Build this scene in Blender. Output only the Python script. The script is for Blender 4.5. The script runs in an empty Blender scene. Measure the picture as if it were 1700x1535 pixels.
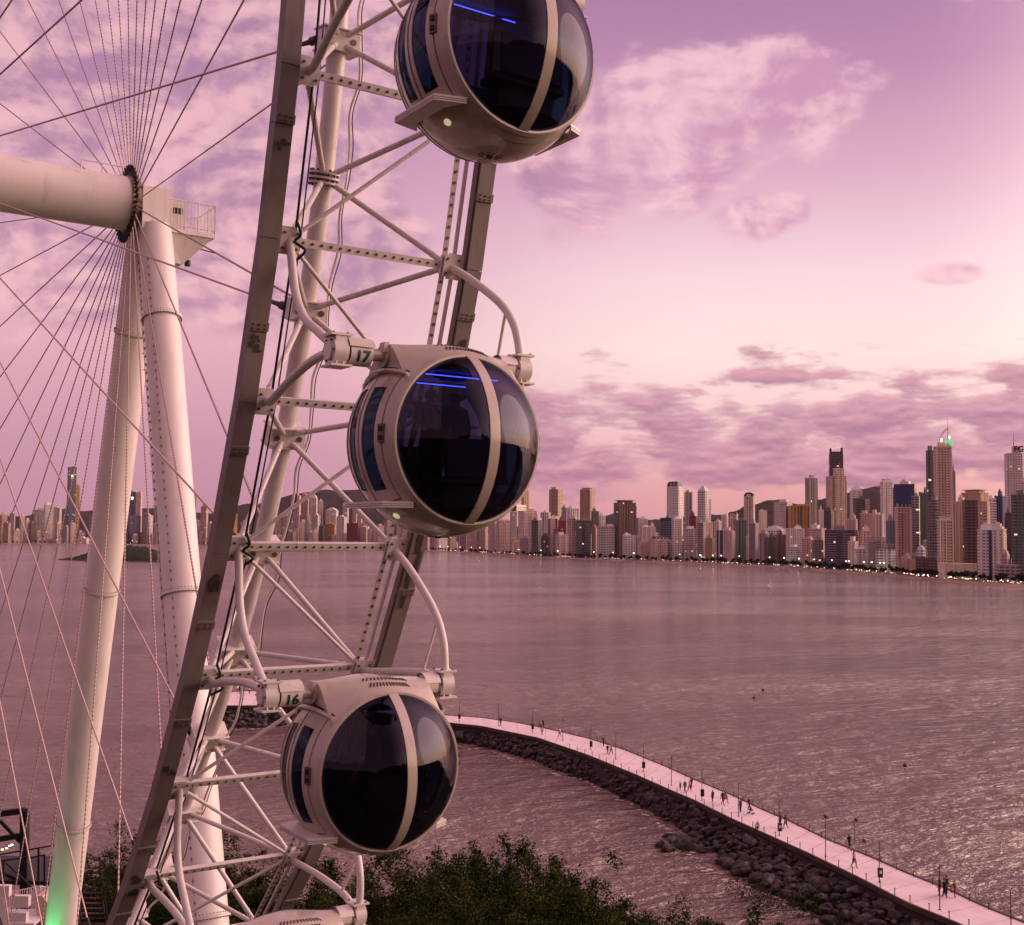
import bpy, math, random
from math import sin, cos, pi, radians, atan2, sqrt, exp, floor
from mathutils import Vector, Matrix, noise
R_ = random.Random(7)
SC = bpy.context.scene
COL = SC.collection

# ------------------------------------------------------------------ camera
F = 1955.0                                   # focal length in photo pixels (photo 1700 x 1535)
TH = math.atan((891.9-767.5)/F); ROLL = 0.0108; H = 38.0
cam = bpy.data.cameras.new('camera'); camo = bpy.data.objects.new('camera', cam); COL.objects.link(camo)
cam.sensor_fit = 'HORIZONTAL'; cam.sensor_width = 36; cam.lens = F/1700*36
cam.clip_start = .1; cam.clip_end = 60000
camo.matrix_world = Matrix.Translation((0, 0, H)) @ Matrix.Rotation(pi/2+TH, 4, 'X') @ Matrix.Rotation(ROLL, 4, 'Z')
SC.camera = camo
SC.view_settings.view_transform = 'Standard'; SC.view_settings.look = 'None'
SC.view_settings.exposure = 0.0; SC.view_settings.gamma = 1
SC.cycles.max_bounces = 10; SC.cycles.transparent_max_bounces = 24; SC.cycles.volume_bounces = 0
SC.cycles.caustics_reflective = False; SC.cycles.caustics_refractive = False
SC.cycles.sample_clamp_indirect = 6

def lin(c):
    return tuple(((v/255)/12.92 if v/255 <= .04045 else ((v/255+.055)/1.055)**2.4) for v in c[:3])+(1,)

# ------------------------------------------------------------------ world: dusk sky with clouds
W = bpy.data.worlds.new('World'); SC.world = W; W.use_nodes = True
nt = W.node_tree; nt.nodes.clear()
class G:
    """tiny helper to write node maths"""
    def __init__(s, tree): s.t = tree
    def n(s, kind, **kw):
        d = s.t.nodes.new(kind)
        for k, v in kw.items(): setattr(d, k, v)
        return d
    def put(s, sock, v):
        if isinstance(v, bpy.types.NodeSocket): s.t.links.new(v, sock)
        else: sock.default_value = v
    def m(s, op, a, b=0.0, c=0.0, clamp=False):
        d = s.n('ShaderNodeMath', operation=op, use_clamp=clamp)
        s.put(d.inputs[0], a); s.put(d.inputs[1], b); s.put(d.inputs[2], c); return d.outputs[0]
    def ss(s, v, a, b, t0=0.0, t1=1.0):
        d = s.n('ShaderNodeMapRange', interpolation_type='SMOOTHSTEP')
        s.put(d.inputs[0], v); s.put(d.inputs[1], a); s.put(d.inputs[2], b); s.put(d.inputs[3], t0); s.put(d.inputs[4], t1); return d.outputs[0]
    def mix(s, f, a, b):
        d = s.n('ShaderNodeMix', data_type='RGBA'); s.put(d.inputs[0], f); s.put(d.inputs[6], a); s.put(d.inputs[7], b); return d.outputs[2]
    def ramp(s, f, stops):
        d = s.n('ShaderNodeValToRGB'); s.put(d.inputs[0], f); e = d.color_ramp.elements
        while len(e) < len(stops): e.new(1)
        for i, (p, c) in enumerate(stops): e[i].position = p; e[i].color = c if len(c) == 4 else tuple(c)+(1,)
        return d.outputs[0]
    def noise(s, vec, scale, detail=2, rough=.5, dist=0.0, dims='3D', w=None):
        d = s.n('ShaderNodeTexNoise', noise_dimensions=dims); s.put(d.inputs['Vector'], vec)
        d.inputs['Scale'].default_value = scale; d.inputs['Detail'].default_value = detail
        d.inputs['Roughness'].default_value = rough; d.inputs['Distortion'].default_value = dist
        return d.outputs[0]
    def comb(s, x, y, z):
        d = s.n('ShaderNodeCombineXYZ'); s.put(d.inputs[0], x); s.put(d.inputs[1], y); s.put(d.inputs[2], z); return d.outputs[0]
g = G(nt)
tc = g.n('ShaderNodeTexCoord'); sp = g.n('ShaderNodeSeparateXYZ'); nt.links.new(tc.outputs['Generated'], sp.inputs[0])
X, Y, Z = sp.outputs
az = g.m('MULTIPLY', g.m('ARCTAN2', X, Y), 57.29578)
el = g.m('MULTIPLY', g.m('ARCSINE', Z), 57.29578)
e01 = g.m('DIVIDE', g.m('MAXIMUM', el, 0.0), 60.0, clamp=True)
def er(lst): return g.ramp(e01, [(e/60, lin(c)) for e, c in lst])
right = er([(0, (206, 146, 154)), (2.2, (222, 160, 160)), (5, (238, 194, 194)), (9, (250, 221, 216)), (12.5, (242, 208, 214)), (17, (216, 168, 190)), (21.5, (184, 136, 168)), (27, (158, 112, 154)), (50, (140, 102, 118)), (60, (138, 102, 116))])
left = er([(0, (186, 134, 156)), (4, (194, 144, 164)), (9, (222, 168, 180)), (14, (204, 152, 174)), (20, (182, 136, 166)), (27, (162, 120, 152)), (50, (140, 104, 120)), (60, (138, 102, 116))])
glow = er([(0, (255, 182, 118)), (6, (255, 214, 170)), (14, (255, 226, 210)), (25, (226, 178, 180)), (60, (138, 102, 116))])
back = er([(0, (150, 104, 112)), (8, (132, 96, 112)), (25, (124, 94, 112)), (45, (126, 94, 108)), (60, (138, 102, 116))])
c = g.mix(g.ss(az, -14, 10), left, right)
gm = g.n('ShaderNodeVectorMath', operation='SCALE'); nt.links.new(glow, gm.inputs[0]); gm.inputs[3].default_value = 4.2
c = g.mix(g.ss(az, 18, 66), c, gm.outputs[0])
absaz = g.m('ABSOLUTE', az)
c = g.mix(g.ss(az, 92, 145), c, back); c = g.mix(g.ss(az, -32, -78), c, back)
# cloud field on a flat layer overhead
den = g.m('ADD', Z, .16)
px_ = g.m('DIVIDE', X, den); py_ = g.m('DIVIDE', Y, den)
cv = g.comb(g.m('MULTIPLY', az, .15), g.m('MULTIPLY', el, .235), 2.2)
n1 = g.noise(cv, 1.0, 10, .57, .25)
n2 = g.noise(g.comb(g.m('ADD', g.m('MULTIPLY', az, .15), -.10), g.m('ADD', g.m('MULTIPLY', el, .235), .10), 2.2), 1.0, 10, .57, .25)
big = g.noise(cv, .75, 3, .5)
# high mottled cloud, thick on the left, one patch right of the middle
def blob(a0, e0, sa, se):
    da = g.m('DIVIDE', g.m('SUBTRACT', az, a0), sa); de = g.m('DIVIDE', g.m('SUBTRACT', el, e0), se)
    return g.m('POWER', 2.71828, g.m('MULTIPLY', g.m('ADD', g.m('MULTIPLY', da, da), g.m('MULTIPLY', de, de)), -1.0))
cov = g.m('MULTIPLY', g.m('MULTIPLY', g.ss(az, -1, -8), g.ss(el, 5, 13)), 1.15)
cov = g.m('MAXIMUM', cov, g.m('MULTIPLY', blob(7.6, 19.8, 6.0, 4.6), 1.6))
cov = g.m('MAXIMUM', cov, g.m('MULTIPLY', blob(3.2, 17, 3.6, 4.2), 1.3))
cov = g.m('MAXIMUM', cov, g.m('MULTIPLY', blob(14.2, 20.6, 4.6, 3.0), 1.4))
cov = g.m('MAXIMUM', cov, g.m('MULTIPLY', blob(21.5, 24.5, 4.5, 3.0), .8))
cov = g.m('MAXIMUM', cov, g.m('MULTIPLY', blob(12.2, 15.3, 3.2, 1.5), 1.3))
cov = g.m('MAXIMUM', cov, g.m('MULTIPLY', blob(20.4, 12.2, 2.2, .7), 1.25))
th = g.m('SUBTRACT', .86, g.m('MULTIPLY', cov, .50))
mk = g.ss(g.m('SUBTRACT', n1, th), -.05, .13)
lit = g.ss(g.m('SUBTRACT', n1, n2), -.10, .10)
cc = g.mix(lit, lin((168, 124, 156)), lin((236, 184, 190)))
cc = g.mix(g.ss(az, 0, 6), cc, g.mix(lit, lin((200, 146, 176)), lin((244, 196, 204))))
c = g.mix(g.m('MULTIPLY', mk, .8), c, cc)
# low purple bank
den2 = g.m('ADD', Z, .05)
lv = g.comb(g.m('DIVIDE', X, den2), g.m('MULTIPLY', g.m('DIVIDE', Y, den2), .8), 3.7)
b1 = g.noise(g.comb(g.m('MULTIPLY', az, .20), g.m('MULTIPLY', el, .62), 1.3), 1.0, 7, .56, .12)
b2 = g.noise(g.comb(g.m('MULTIPLY', az, .20), g.m('ADD', g.m('MULTIPLY', el, .62), .16), 1.3), 1.0, 7, .56, .12)
prof = g.ramp(g.m('DIVIDE', el, 12.0, clamp=True), [(0, (.30,)*3), (.13, (.30,)*3), (.24, (.78,)*3), (.38, (.68,)*3), (.50, (.56,)*3), (.62, (.52,)*3), (.74, (.48,)*3), (.84, (0,)*3)])
rt = g.ss(az, -5, 2, .42, 1.0)
rt = g.m('MULTIPLY', rt, g.ss(az, 30, 45, 1.0, .4))
th2 = g.m('SUBTRACT', .82, g.m('MULTIPLY', g.m('MULTIPLY', prof, rt), .62))
mk2 = g.ss(g.m('SUBTRACT', b1, th2), -.03, .10)
edge = g.ss(g.m('SUBTRACT', b1, b2), -.13, .16)
lc = g.mix(edge, lin((156, 106, 138)), lin((216, 158, 172)))
lc = g.mix(g.ss(el, 6, 9), lc, g.mix(edge, lin((170, 112, 138)), lin((214, 152, 162))))
c = g.mix(g.m('MULTIPLY', g.m('MULTIPLY', mk2, g.ss(absaz, 100, 75)), .9), c, lc)
c = g.mix(g.ss(el, 0, -3), c, lin((70, 48, 56)))
SUN_AZ, SUN_EL = 74, 13
sky = g.n('ShaderNodeTexSky', sky_type='NISHITA', sun_disc=False, sun_elevation=radians(SUN_EL), sun_rotation=radians(SUN_AZ))
ns = g.n('ShaderNodeVectorMath', operation='MULTIPLY'); nt.links.new(sky.outputs[0], ns.inputs[0]); ns.inputs[1].default_value = (.006, .0035, .004)
ad = g.n('ShaderNodeVectorMath', operation='ADD'); nt.links.new(c, ad.inputs[0]); nt.links.new(ns.outputs[0], ad.inputs[1])
bg = g.n('ShaderNodeBackground'); bg.inputs[1].default_value = 1.10; nt.links.new(ad.outputs[0], bg.inputs[0])
wo = g.n('ShaderNodeOutputWorld'); nt.links.new(bg.outputs[0], wo.inputs[0])
W.cycles.sampling_method = 'MANUAL'; W.cycles.sample_map_resolution = 512
# ------------------------------------------------------------------ sun
sl = bpy.data.lights.new('sun', 'SUN'); sl.energy = 1.6; sl.angle = radians(52); sl.color = (1, .74, .62)
so = bpy.data.objects.new('sun', sl); COL.objects.link(so)
sd = Vector((sin(radians(SUN_AZ))*cos(radians(SUN_EL)), cos(radians(SUN_AZ))*cos(radians(SUN_EL)), sin(radians(SUN_EL))))
so.rotation_euler = sd.to_track_quat('Z', 'Y').to_euler()

# ------------------------------------------------------------------ photo pixel -> world helpers
_c, _s, _cr, _sr = cos(TH), sin(TH), cos(ROLL), sin(ROLL)
def ray(px, py):
    u, v = px-850, py-767.5
    x = _cr*u+_sr*v; y = -_sr*u+_cr*v
    d = (x/F, 1, -y/F)
    return Vector((d[0], d[1]*_c-d[2]*_s, d[1]*_s+d[2]*_c))
def onz(px, py, z):
    r = ray(px, py); k = (z-H)/r.z; return Vector((0, 0, H))+r*k
def aty(px, py, yy):
    r = ray(px, py); return Vector((0, 0, H))+r*(yy/r.y)
# wheel frame: x outward in the wheel plane, y along the axle, z up
AL = .9794
CW = Vector((-16.6114, 38.9547, 49.6023))
ROT = atan2(-sin(AL-pi/2+pi/2)*0-(-1)*0-sin(AL), cos(AL)) if False else -(AL)
WX = Vector((cos(AL), -sin(AL), 0)); WY = Vector((sin(AL), cos(AL), 0))
def W2w(p): return CW+WX*p[0]+WY*p[1]+Vector((0, 0, p[2]))
RR, WW, PH, RI, PHI, RB, WB, OFF = 27., 2.69, -.1899, 24.884, -.1477, 29.193, 2.882, .0776
D5 = radians(5)
def wp(a, r, ax): return Vector((r*cos(a), ax, r*sin(a)))

# ------------------------------------------------------------------ materials
def mat(name, col, rough=.5, metal=0., spec=.5, bump=None, var=None, coat=0.):
    m = bpy.data.materials.new(name); m.use_nodes = True; t = m.node_tree; q = G(t); b = t.nodes['Principled BSDF']
    b.inputs['Base Color'].default_value = tuple(col[:3])+(1,); b.inputs['Roughness'].default_value = rough
    b.inputs['Metallic'].default_value = metal; b.inputs['Specular IOR Level'].default_value = spec
    b.inputs['Coat Weight'].default_value = coat
    tcn = q.n('ShaderNodeTexCoord'); o = tcn.outputs['Object']
    if var:                                   # var = (scale, other colour, threshold low, high, amount)
        f_ = q.ss(q.noise(o, var[0], 6, .62), var[2], var[3])
        t.links.new(q.mix(q.m('MULTIPLY', f_, var[4]), tuple(col[:3])+(1,), tuple(var[1][:3])+(1,)), b.inputs['Base Color'])
        t.links.new(q.m('ADD', q.m('MULTIPLY', f_, .2), rough, clamp=True), b.inputs['Roughness'])
    if name in ('white_painted_steel', 'cream_cabin_fibreglass', 'white_support_paint', 'weathered_beam_paint'):
        s3 = q.n('ShaderNodeSeparateXYZ'); t.links.new(o, s3.inputs[0]); src = b.inputs['Base Color'].links[0].from_socket
        k_ = 1.0 if 'support' not in name else .35
        st = q.noise(q.comb(q.m('MULTIPLY', s3.outputs[0], 7*k_), q.m('MULTIPLY', s3.outputs[1], 7*k_), q.m('MULTIPLY', s3.outputs[2], .8*k_)), 1.0, 5, .65)
        fine = q.noise(o, 22, 4, .7)
        ff = q.m('MULTIPLY', q.ss(st, .50, .74), q.ss(fine, .30, .62))
        t.links.new(q.mix(q.m('MULTIPLY', ff, .55), src, tuple(v*.48 for v in col[:2])+(col[2]*.40, 1)), b.inputs['Base Color'])
    if 'boulder' in name:
        gp_ = q.n('ShaderNodeNewGeometry'); s3 = q.n('ShaderNodeSeparateXYZ'); t.links.new(gp_.outputs['Position'], s3.inputs[0]); src = b.inputs['Base Color'].links[0].from_socket
        wet = q.ss(q.m('ADD', s3.outputs[2], q.m('MULTIPLY', q.noise(gp_.outputs['Position'], .8, 3), .8)), 1.15, .75)
        t.links.new(q.mix(q.m('MULTIPLY', wet, .75), src, (.012, .010, .008, 1)), b.inputs['Base Color'])
    if bump:
        bn = q.n('ShaderNodeBump'); bn.inputs['Strength'].default_value = bump[1]; bn.inputs['Distance'].default_value = bump[2]
        t.links.new(q.noise(o, bump[0], 5, .6), bn.inputs['Height']); t.links.new(bn.outputs[0], b.inputs['Normal'])
    return m
def emit(name, col, st):
    m = bpy.data.materials.new(name); m.use_nodes = True; b = m.node_tree.nodes['Principled BSDF']
    b.inputs['Base Color'].default_value = (0, 0, 0, 1); b.inputs['Emission Color'].default_value = tuple(col)+(1,); b.inputs['Emission Strength'].default_value = st
    return m
M = {}
M['white'] = mat('white_painted_steel', (.74, .66, .62), .33, 0, .5, None, (1.3, (.42, .33, .28), .56, .78, .6))
M['white2'] = mat('white_support_paint', (.82, .73, .70), .36, 0, .5, None, (.5, (.58, .47, .44), .5, .8, .5))
M['beam'] = mat('weathered_beam_paint', (.22, .175, .165), .55, 0, .4, None, (1.1, (.19, .13, .10), .48, .72, .8))
M['beamd'] = mat('beam_dirt_grime', (.06, .045, .04), .7, 0, .3)
M['black'] = mat('black_rubber', (.012, .010, .012), .5, 0, .4)
M['steel'] = mat('grey_bolt_steel', (.16, .12, .11), .45, .6)
M['cream'] = mat('cream_cabin_fibreglass', (.52, .43, .36), .22, 0, .5, None, (.9, (.44, .34, .28), .5, .8, .5), .4)
M['seam'] = mat('dark_rubber_seam', (.02, .016, .018), .6)
M['rope'] = mat('spoke_cable_strand', (.62, .44, .40), .5, .3)
M['bead'] = mat('spoke_led_module', (.16, .09, .09), .5)
M['rust'] = mat('hub_ring_grease', (.34, .22, .15), .5, .2, .5, None, (6, (.05, .03, .025), .45, .6, .9))
M['seat'] = mat('dark_seat_vinyl', (.03, .028, .04), .5)
M['floor'] = mat('cabin_floor_rubber', (.02, .02, .025), .7)
M['led'] = emit('blue_led_strip', (.05, .09, 1.), 14)
M['lampw'] = emit('warm_white_bulb', (1., .86, .62), 20)
M['lampo'] = emit('small_warm_bulb', (1., .70, .40), 7)
M['lampb'] = emit('small_white_bulb', (1., .86, .70), 7)
M['green'] = emit('green_sign_light', (.05, 1., .30), .9)
M['digit'] = mat('dark_green_digit_paint', (.004, .05, .05), .4)
M['conc'] = mat('pale_deck_concrete', (.86, .72, .71), .6, 0, .4, (3, .15, .02), (.30, (.72, .58, .57), .42, .66, .8))
M['joint'] = mat('deck_joint_filler', (.36, .27, .27), .8)
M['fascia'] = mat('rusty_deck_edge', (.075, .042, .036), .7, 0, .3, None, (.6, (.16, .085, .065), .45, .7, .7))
M['rock'] = mat('brown_boulder', (.045, .031, .025), .75, 0, .35, (5, .7, .06), (1.1, (.15, .090, .058), .50, .72, .75))
M['rock2'] = mat('dark_wet_boulder', (.022, .016, .015), .5, 0, .5, (5, .7, .06), (1.2, (.06, .035, .026), .45, .7, .6))
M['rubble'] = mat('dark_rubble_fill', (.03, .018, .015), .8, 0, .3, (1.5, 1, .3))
M['rock3'] = mat('grey_boulder', (.055, .043, .039), .75, 0, .35, (5, .7, .06), (1.0, (.24, .17, .14), .44, .68, .7))
M['leafa'] = mat('dark_green_leaf', (.022, .034, .006), .8, 0, .05)
M['leafb'] = mat('olive_green_leaf', (.060, .072, .012), .8, 0, .05)
M['leafc'] = mat('deep_green_leaf', (.007, .015, .003), .8, 0, .05)
M['bark'] = mat('brown_bark', (.07, .045, .03), .85, 0, .2, (6, .6, .03))
M['soil'] = mat('dark_hillside_ground', (.028, .026, .014), .9, 0, .2, (.8, .8, .3), (.3, (.05, .035, .02), .45, .65, .8))
M['timber'] = mat('brown_timber_deck', (.085, .040, .032), .7, 0, .3, (3, .4, .02))
M['dsteel'] = mat('dark_frame_steel', (.014, .011, .013), .5, .2)
M['far'] = mat('far_land', (.10, .07, .06), .9)
M['sand'] = mat('beach_sand', (.34, .22, .17), .9, 0, .2, None, (.03, (.24, .15, .12), .4, .7, .6))
M['isle'] = mat('island_scrub', (.022, .030, .014), .9, 0, .2, (.25, 1., 1.5), (.09, (.05, .045, .02), .5, .65, .8))
M['hill'] = mat('forested_hill', (.035, .034, .028), .95, 0, .1, (.012, 1., 20.), (.004, (.05, .042, .034), .4, .7, .8))
M['green_box'] = mat('beige_cabinet_paint', (.50, .38, .30), .5)
M['skin'] = mat('skin', (.36, .19, .13), .6)
M['hair'] = mat('dark_hair', (.012, .008, .007), .6)
for k, v in dict(cl_black=(.012, .010, .014), cl_navy=(.015, .02, .06), cl_red=(.50, .02, .03), cl_white=(.7, .6, .6), cl_grey=(.12, .1, .11), cl_green=(.03, .12, .05), cl_pink=(.55, .22, .25), cl_maroon=(.16, .015, .03)).items():
    M[k] = mat(k.replace('cl_', '')+'_cloth', v, .85, 0, .2)
M['flag'] = mat('red_flag_cloth', (.32, .02, .03), .8)
# tinted cabin glass: dark tint seen through, sky mirrored on it
def glassmat(name, tint, boost):
    m = bpy.data.materials.new(name); m.use_nodes = True; t = m.node_tree; t.nodes.clear(); q = G(t)
    tr = q.n('ShaderNodeBsdfTransparent'); tr.inputs[0].default_value = tint
    gl = q.n('ShaderNodeBsdfGlossy'); gl.inputs['Roughness'].default_value = .025; gl.inputs[0].default_value = (.42, .38, .46, 1)
    fr = q.n('ShaderNodeFresnel'); fr.inputs[0].default_value = boost
    mx = q.n('ShaderNodeMixShader'); ge = q.n('ShaderNodeNewGeometry')
    t.links.new(q.m('MULTIPLY', fr.outputs[0], q.m('SUBTRACT', 1.0, ge.outputs['Backfacing'])), mx.inputs[0]); t.links.new(tr.outputs[0], mx.inputs[1]); t.links.new(gl.outputs[0], mx.inputs[2])
    o = q.n('ShaderNodeOutputMaterial'); t.links.new(mx.outputs[0], o.inputs[0]); return m
M['glass'] = glassmat('tinted_cabin_glass', (.17, .16, .27, 1), 1.75)
M['dglass'] = glassmat('tinted_door_glass', (.05, .13, .16, 1), 1.5)
# sea
def seamat():
    m = bpy.data.materials.new('sea_water'); m.use_nodes = True; t = m.node_tree; q = G(t); b = t.nodes['Principled BSDF']
    tcn = q.n('ShaderNodeTexCoord'); o = tcn.outputs['Object']
    s = q.n('ShaderNodeSeparateXYZ'); t.links.new(o, s.inputs[0])
    xr = q.m('ADD', q.m('MULTIPLY', s.outputs[0], .96), q.m('MULTIPLY', s.outputs[1], .28)); yr = q.m('SUBTRACT', q.m('MULTIPLY', s.outputs[1], .96), q.m('MULTIPLY', s.outputs[0], .28))
    v1 = q.comb(q.m('MULTIPLY', xr, .60), yr, 0.0)
    a = q.noise(v1, SEA[0], 4, .62, .4); b2 = q.noise(v1, .13, 3, .55, .3); c2 = q.noise(v1, 1.9, 3, .6, .4)
    hgt = q.m('ADD', q.m('ADD', q.m('MULTIPLY', a, 1.0), q.m('MULTIPLY', b2, 2.3)), q.m('MULTIPLY', c2, .30))
    patch = q.ss(q.noise(q.comb(q.m('MULTIPLY', xr, .30), yr, 0.0), .010, 5, .62, .6), .36, .66)
    bn = q.n('ShaderNodeBump'); bn.inputs['Distance'].default_value = SEA[1]; t.links.new(q.m('ADD', .55, q.m('MULTIPLY', patch, .45)), bn.inputs['Strength'])
    t.links.new(hgt, bn.inputs['Height']); t.links.new(bn.outputs[0], b.inputs['Normal'])
    calm = q.ss(q.noise(q.comb(q.m('MULTIPLY', xr, .12), yr, 4.0), .02, 4, .6, .3), .56, .66)
    crest = q.ss(a, .60, .72)
    base = q.mix(patch, SEA[2], SEA[3]); base = q.mix(q.m('MULTIPLY', crest, .35), base, (.62, .42, .38, 1))  # lighter patches put the water's sheen into its colour; crests paler, foam-like
    t.links.new(base, b.inputs['Base Color'])
    t.links.new(q.m('ADD', q.m('MULTIPLY', patch, .06), SEA[4]), b.inputs['Roughness']); b.inputs['IOR'].default_value = 1.85
    return m
SEA = (.42, 2.9, (.135, .078, .058, 1), (.235, .135, .10, 1), .12)
M['sea'] = seamat()
# facades: windows as a procedural grid on the wall (object colour = paint)
def facade(name, su, sv, wu, wv, glass=(.035, .032, .045), rough=.8, groove=0., lit=.993):
    m = bpy.data.materials.new(name); m.use_nodes = True; t = m.node_tree; q = G(t); b = t.nodes['Principled BSDF']
    tcn = q.n('ShaderNodeTexCoord'); s = q.n('ShaderNodeSeparateXYZ'); t.links.new(tcn.outputs['Object'], s.inputs[0])
    nn = q.n('ShaderNodeSeparateXYZ'); t.links.new(tcn.outputs['Normal'], nn.inputs[0])
    isx = q.m('GREATER_THAN', q.m('ABSOLUTE', nn.outputs[0]), .5); top = q.m('LESS_THAN', q.m('ABSOLUTE', nn.outputs[2]), .5)
    u = q.m('ADD', q.m('MULTIPLY', s.outputs[1], isx), q.m('MULTIPLY', s.outputs[0], q.m('SUBTRACT', 1.0, isx)))
    uu = q.m('DIVIDE', u, su); vv = q.m('DIVIDE', s.outputs[2], sv)
    fu, fv = q.m('FRACT', uu), q.m('FRACT', vv); cu, cvv = q.m('FLOOR', uu), q.m('FLOOR', vv)
    wn = q.n('ShaderNodeTexWhiteNoise', noise_dimensions='3D')
    oi = q.n('ShaderNodeObjectInfo')
    t.links.new(q.comb(cu, cvv, q.m('MULTIPLY', oi.outputs['Random'], 50)), wn.inputs['Vector'])
    rnd = wn.outputs['Value']
    wn2 = q.n('ShaderNodeTexWhiteNoise', noise_dimensions='2D'); t.links.new(q.comb(cu, q.m('MULTIPLY', oi.outputs['Random'], 90), 0.0), wn2.inputs['Vector'])
    wid = q.m('ADD', wu, q.m('MULTIPLY', q.m('SUBTRACT', wn2.outputs['Value'], .5), wu*.9))
    inu = q.m('LESS_THAN', q.m('ABSOLUTE', q.m('SUBTRACT', fu, .5)), q.m('MULTIPLY', wid, .5))
    inv = q.m('LESS_THAN', q.m('ABSOLUTE', q.m('SUBTRACT', fv, .52)), wv*.5)
    win = q.m('MULTIPLY', q.m('MULTIPLY', inu, inv), top)
    col = oi.outputs['Color']
    grime = q.ss(q.noise(tcn.outputs['Object'], .09, 4, .6), .3, .75)
    hs = q.n('ShaderNodeHueSaturation'); q.put(hs.inputs['Color'], col); q.put(hs.inputs['Value'], q.m('SUBTRACT', 1.05, q.m('MULTIPLY', grime, .25)))
    line = q.m('MULTIPLY', q.m('GREATER_THAN', fv, .93), .22)
    wall = q.mix(line, hs.outputs[0], (.05, .04, .04, 1))
    gc = q.mix(q.m('MULTIPLY', rnd, .5), tuple(glass)+(1,), q.mix(.5, hs.outputs[0], (.12, .09, .09, 1)))
    t.links.new(q.mix(win, wall, gc), b.inputs['Base Color'])
    t.links.new(q.m('SUBTRACT', rough, q.m('MULTIPLY', win, rough-.18)), b.inputs['Roughness'])
    on = q.m('MULTIPLY', q.m('MULTIPLY', win, q.m('GREATER_THAN', rnd, lit)), 1.0)
    b.inputs['Emission Color'].default_value = (1, .72, .40, 1); t.links.new(q.m('MULTIPLY', on, 1.3), b.inputs['Emission Strength'])
    return m
M['grid'] = facade('window_grid_facade', 3.3, 3.05, .46, .46)
M['wide'] = facade('wide_window_facade', 4.8, 3.05, .62, .52)
M['stripe'] = facade('vertical_glazed_strip_facade', 5.2, 3.05, .42, .80)
M['curtain'] = facade('curtain_glass_facade', 2.6, 3.05, .86, .84, (.03, .035, .06), .4, 0, .994)
M['blank'] = facade('blank_gable_facade', 9.0, 3.05, .10, .30)
M['slab'] = mat('balcony_slab_paint', (.5, .4, .37), .8)
nt2 = M['slab'].node_tree; oi2 = nt2.nodes.new('ShaderNodeObjectInfo'); nt2.links.new(oi2.outputs['Color'], nt2.nodes['Principled BSDF'].inputs['Base Color'])
M['navyroof'] = mat('dark_roof_cladding', (.03, .03, .045), .5)

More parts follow.
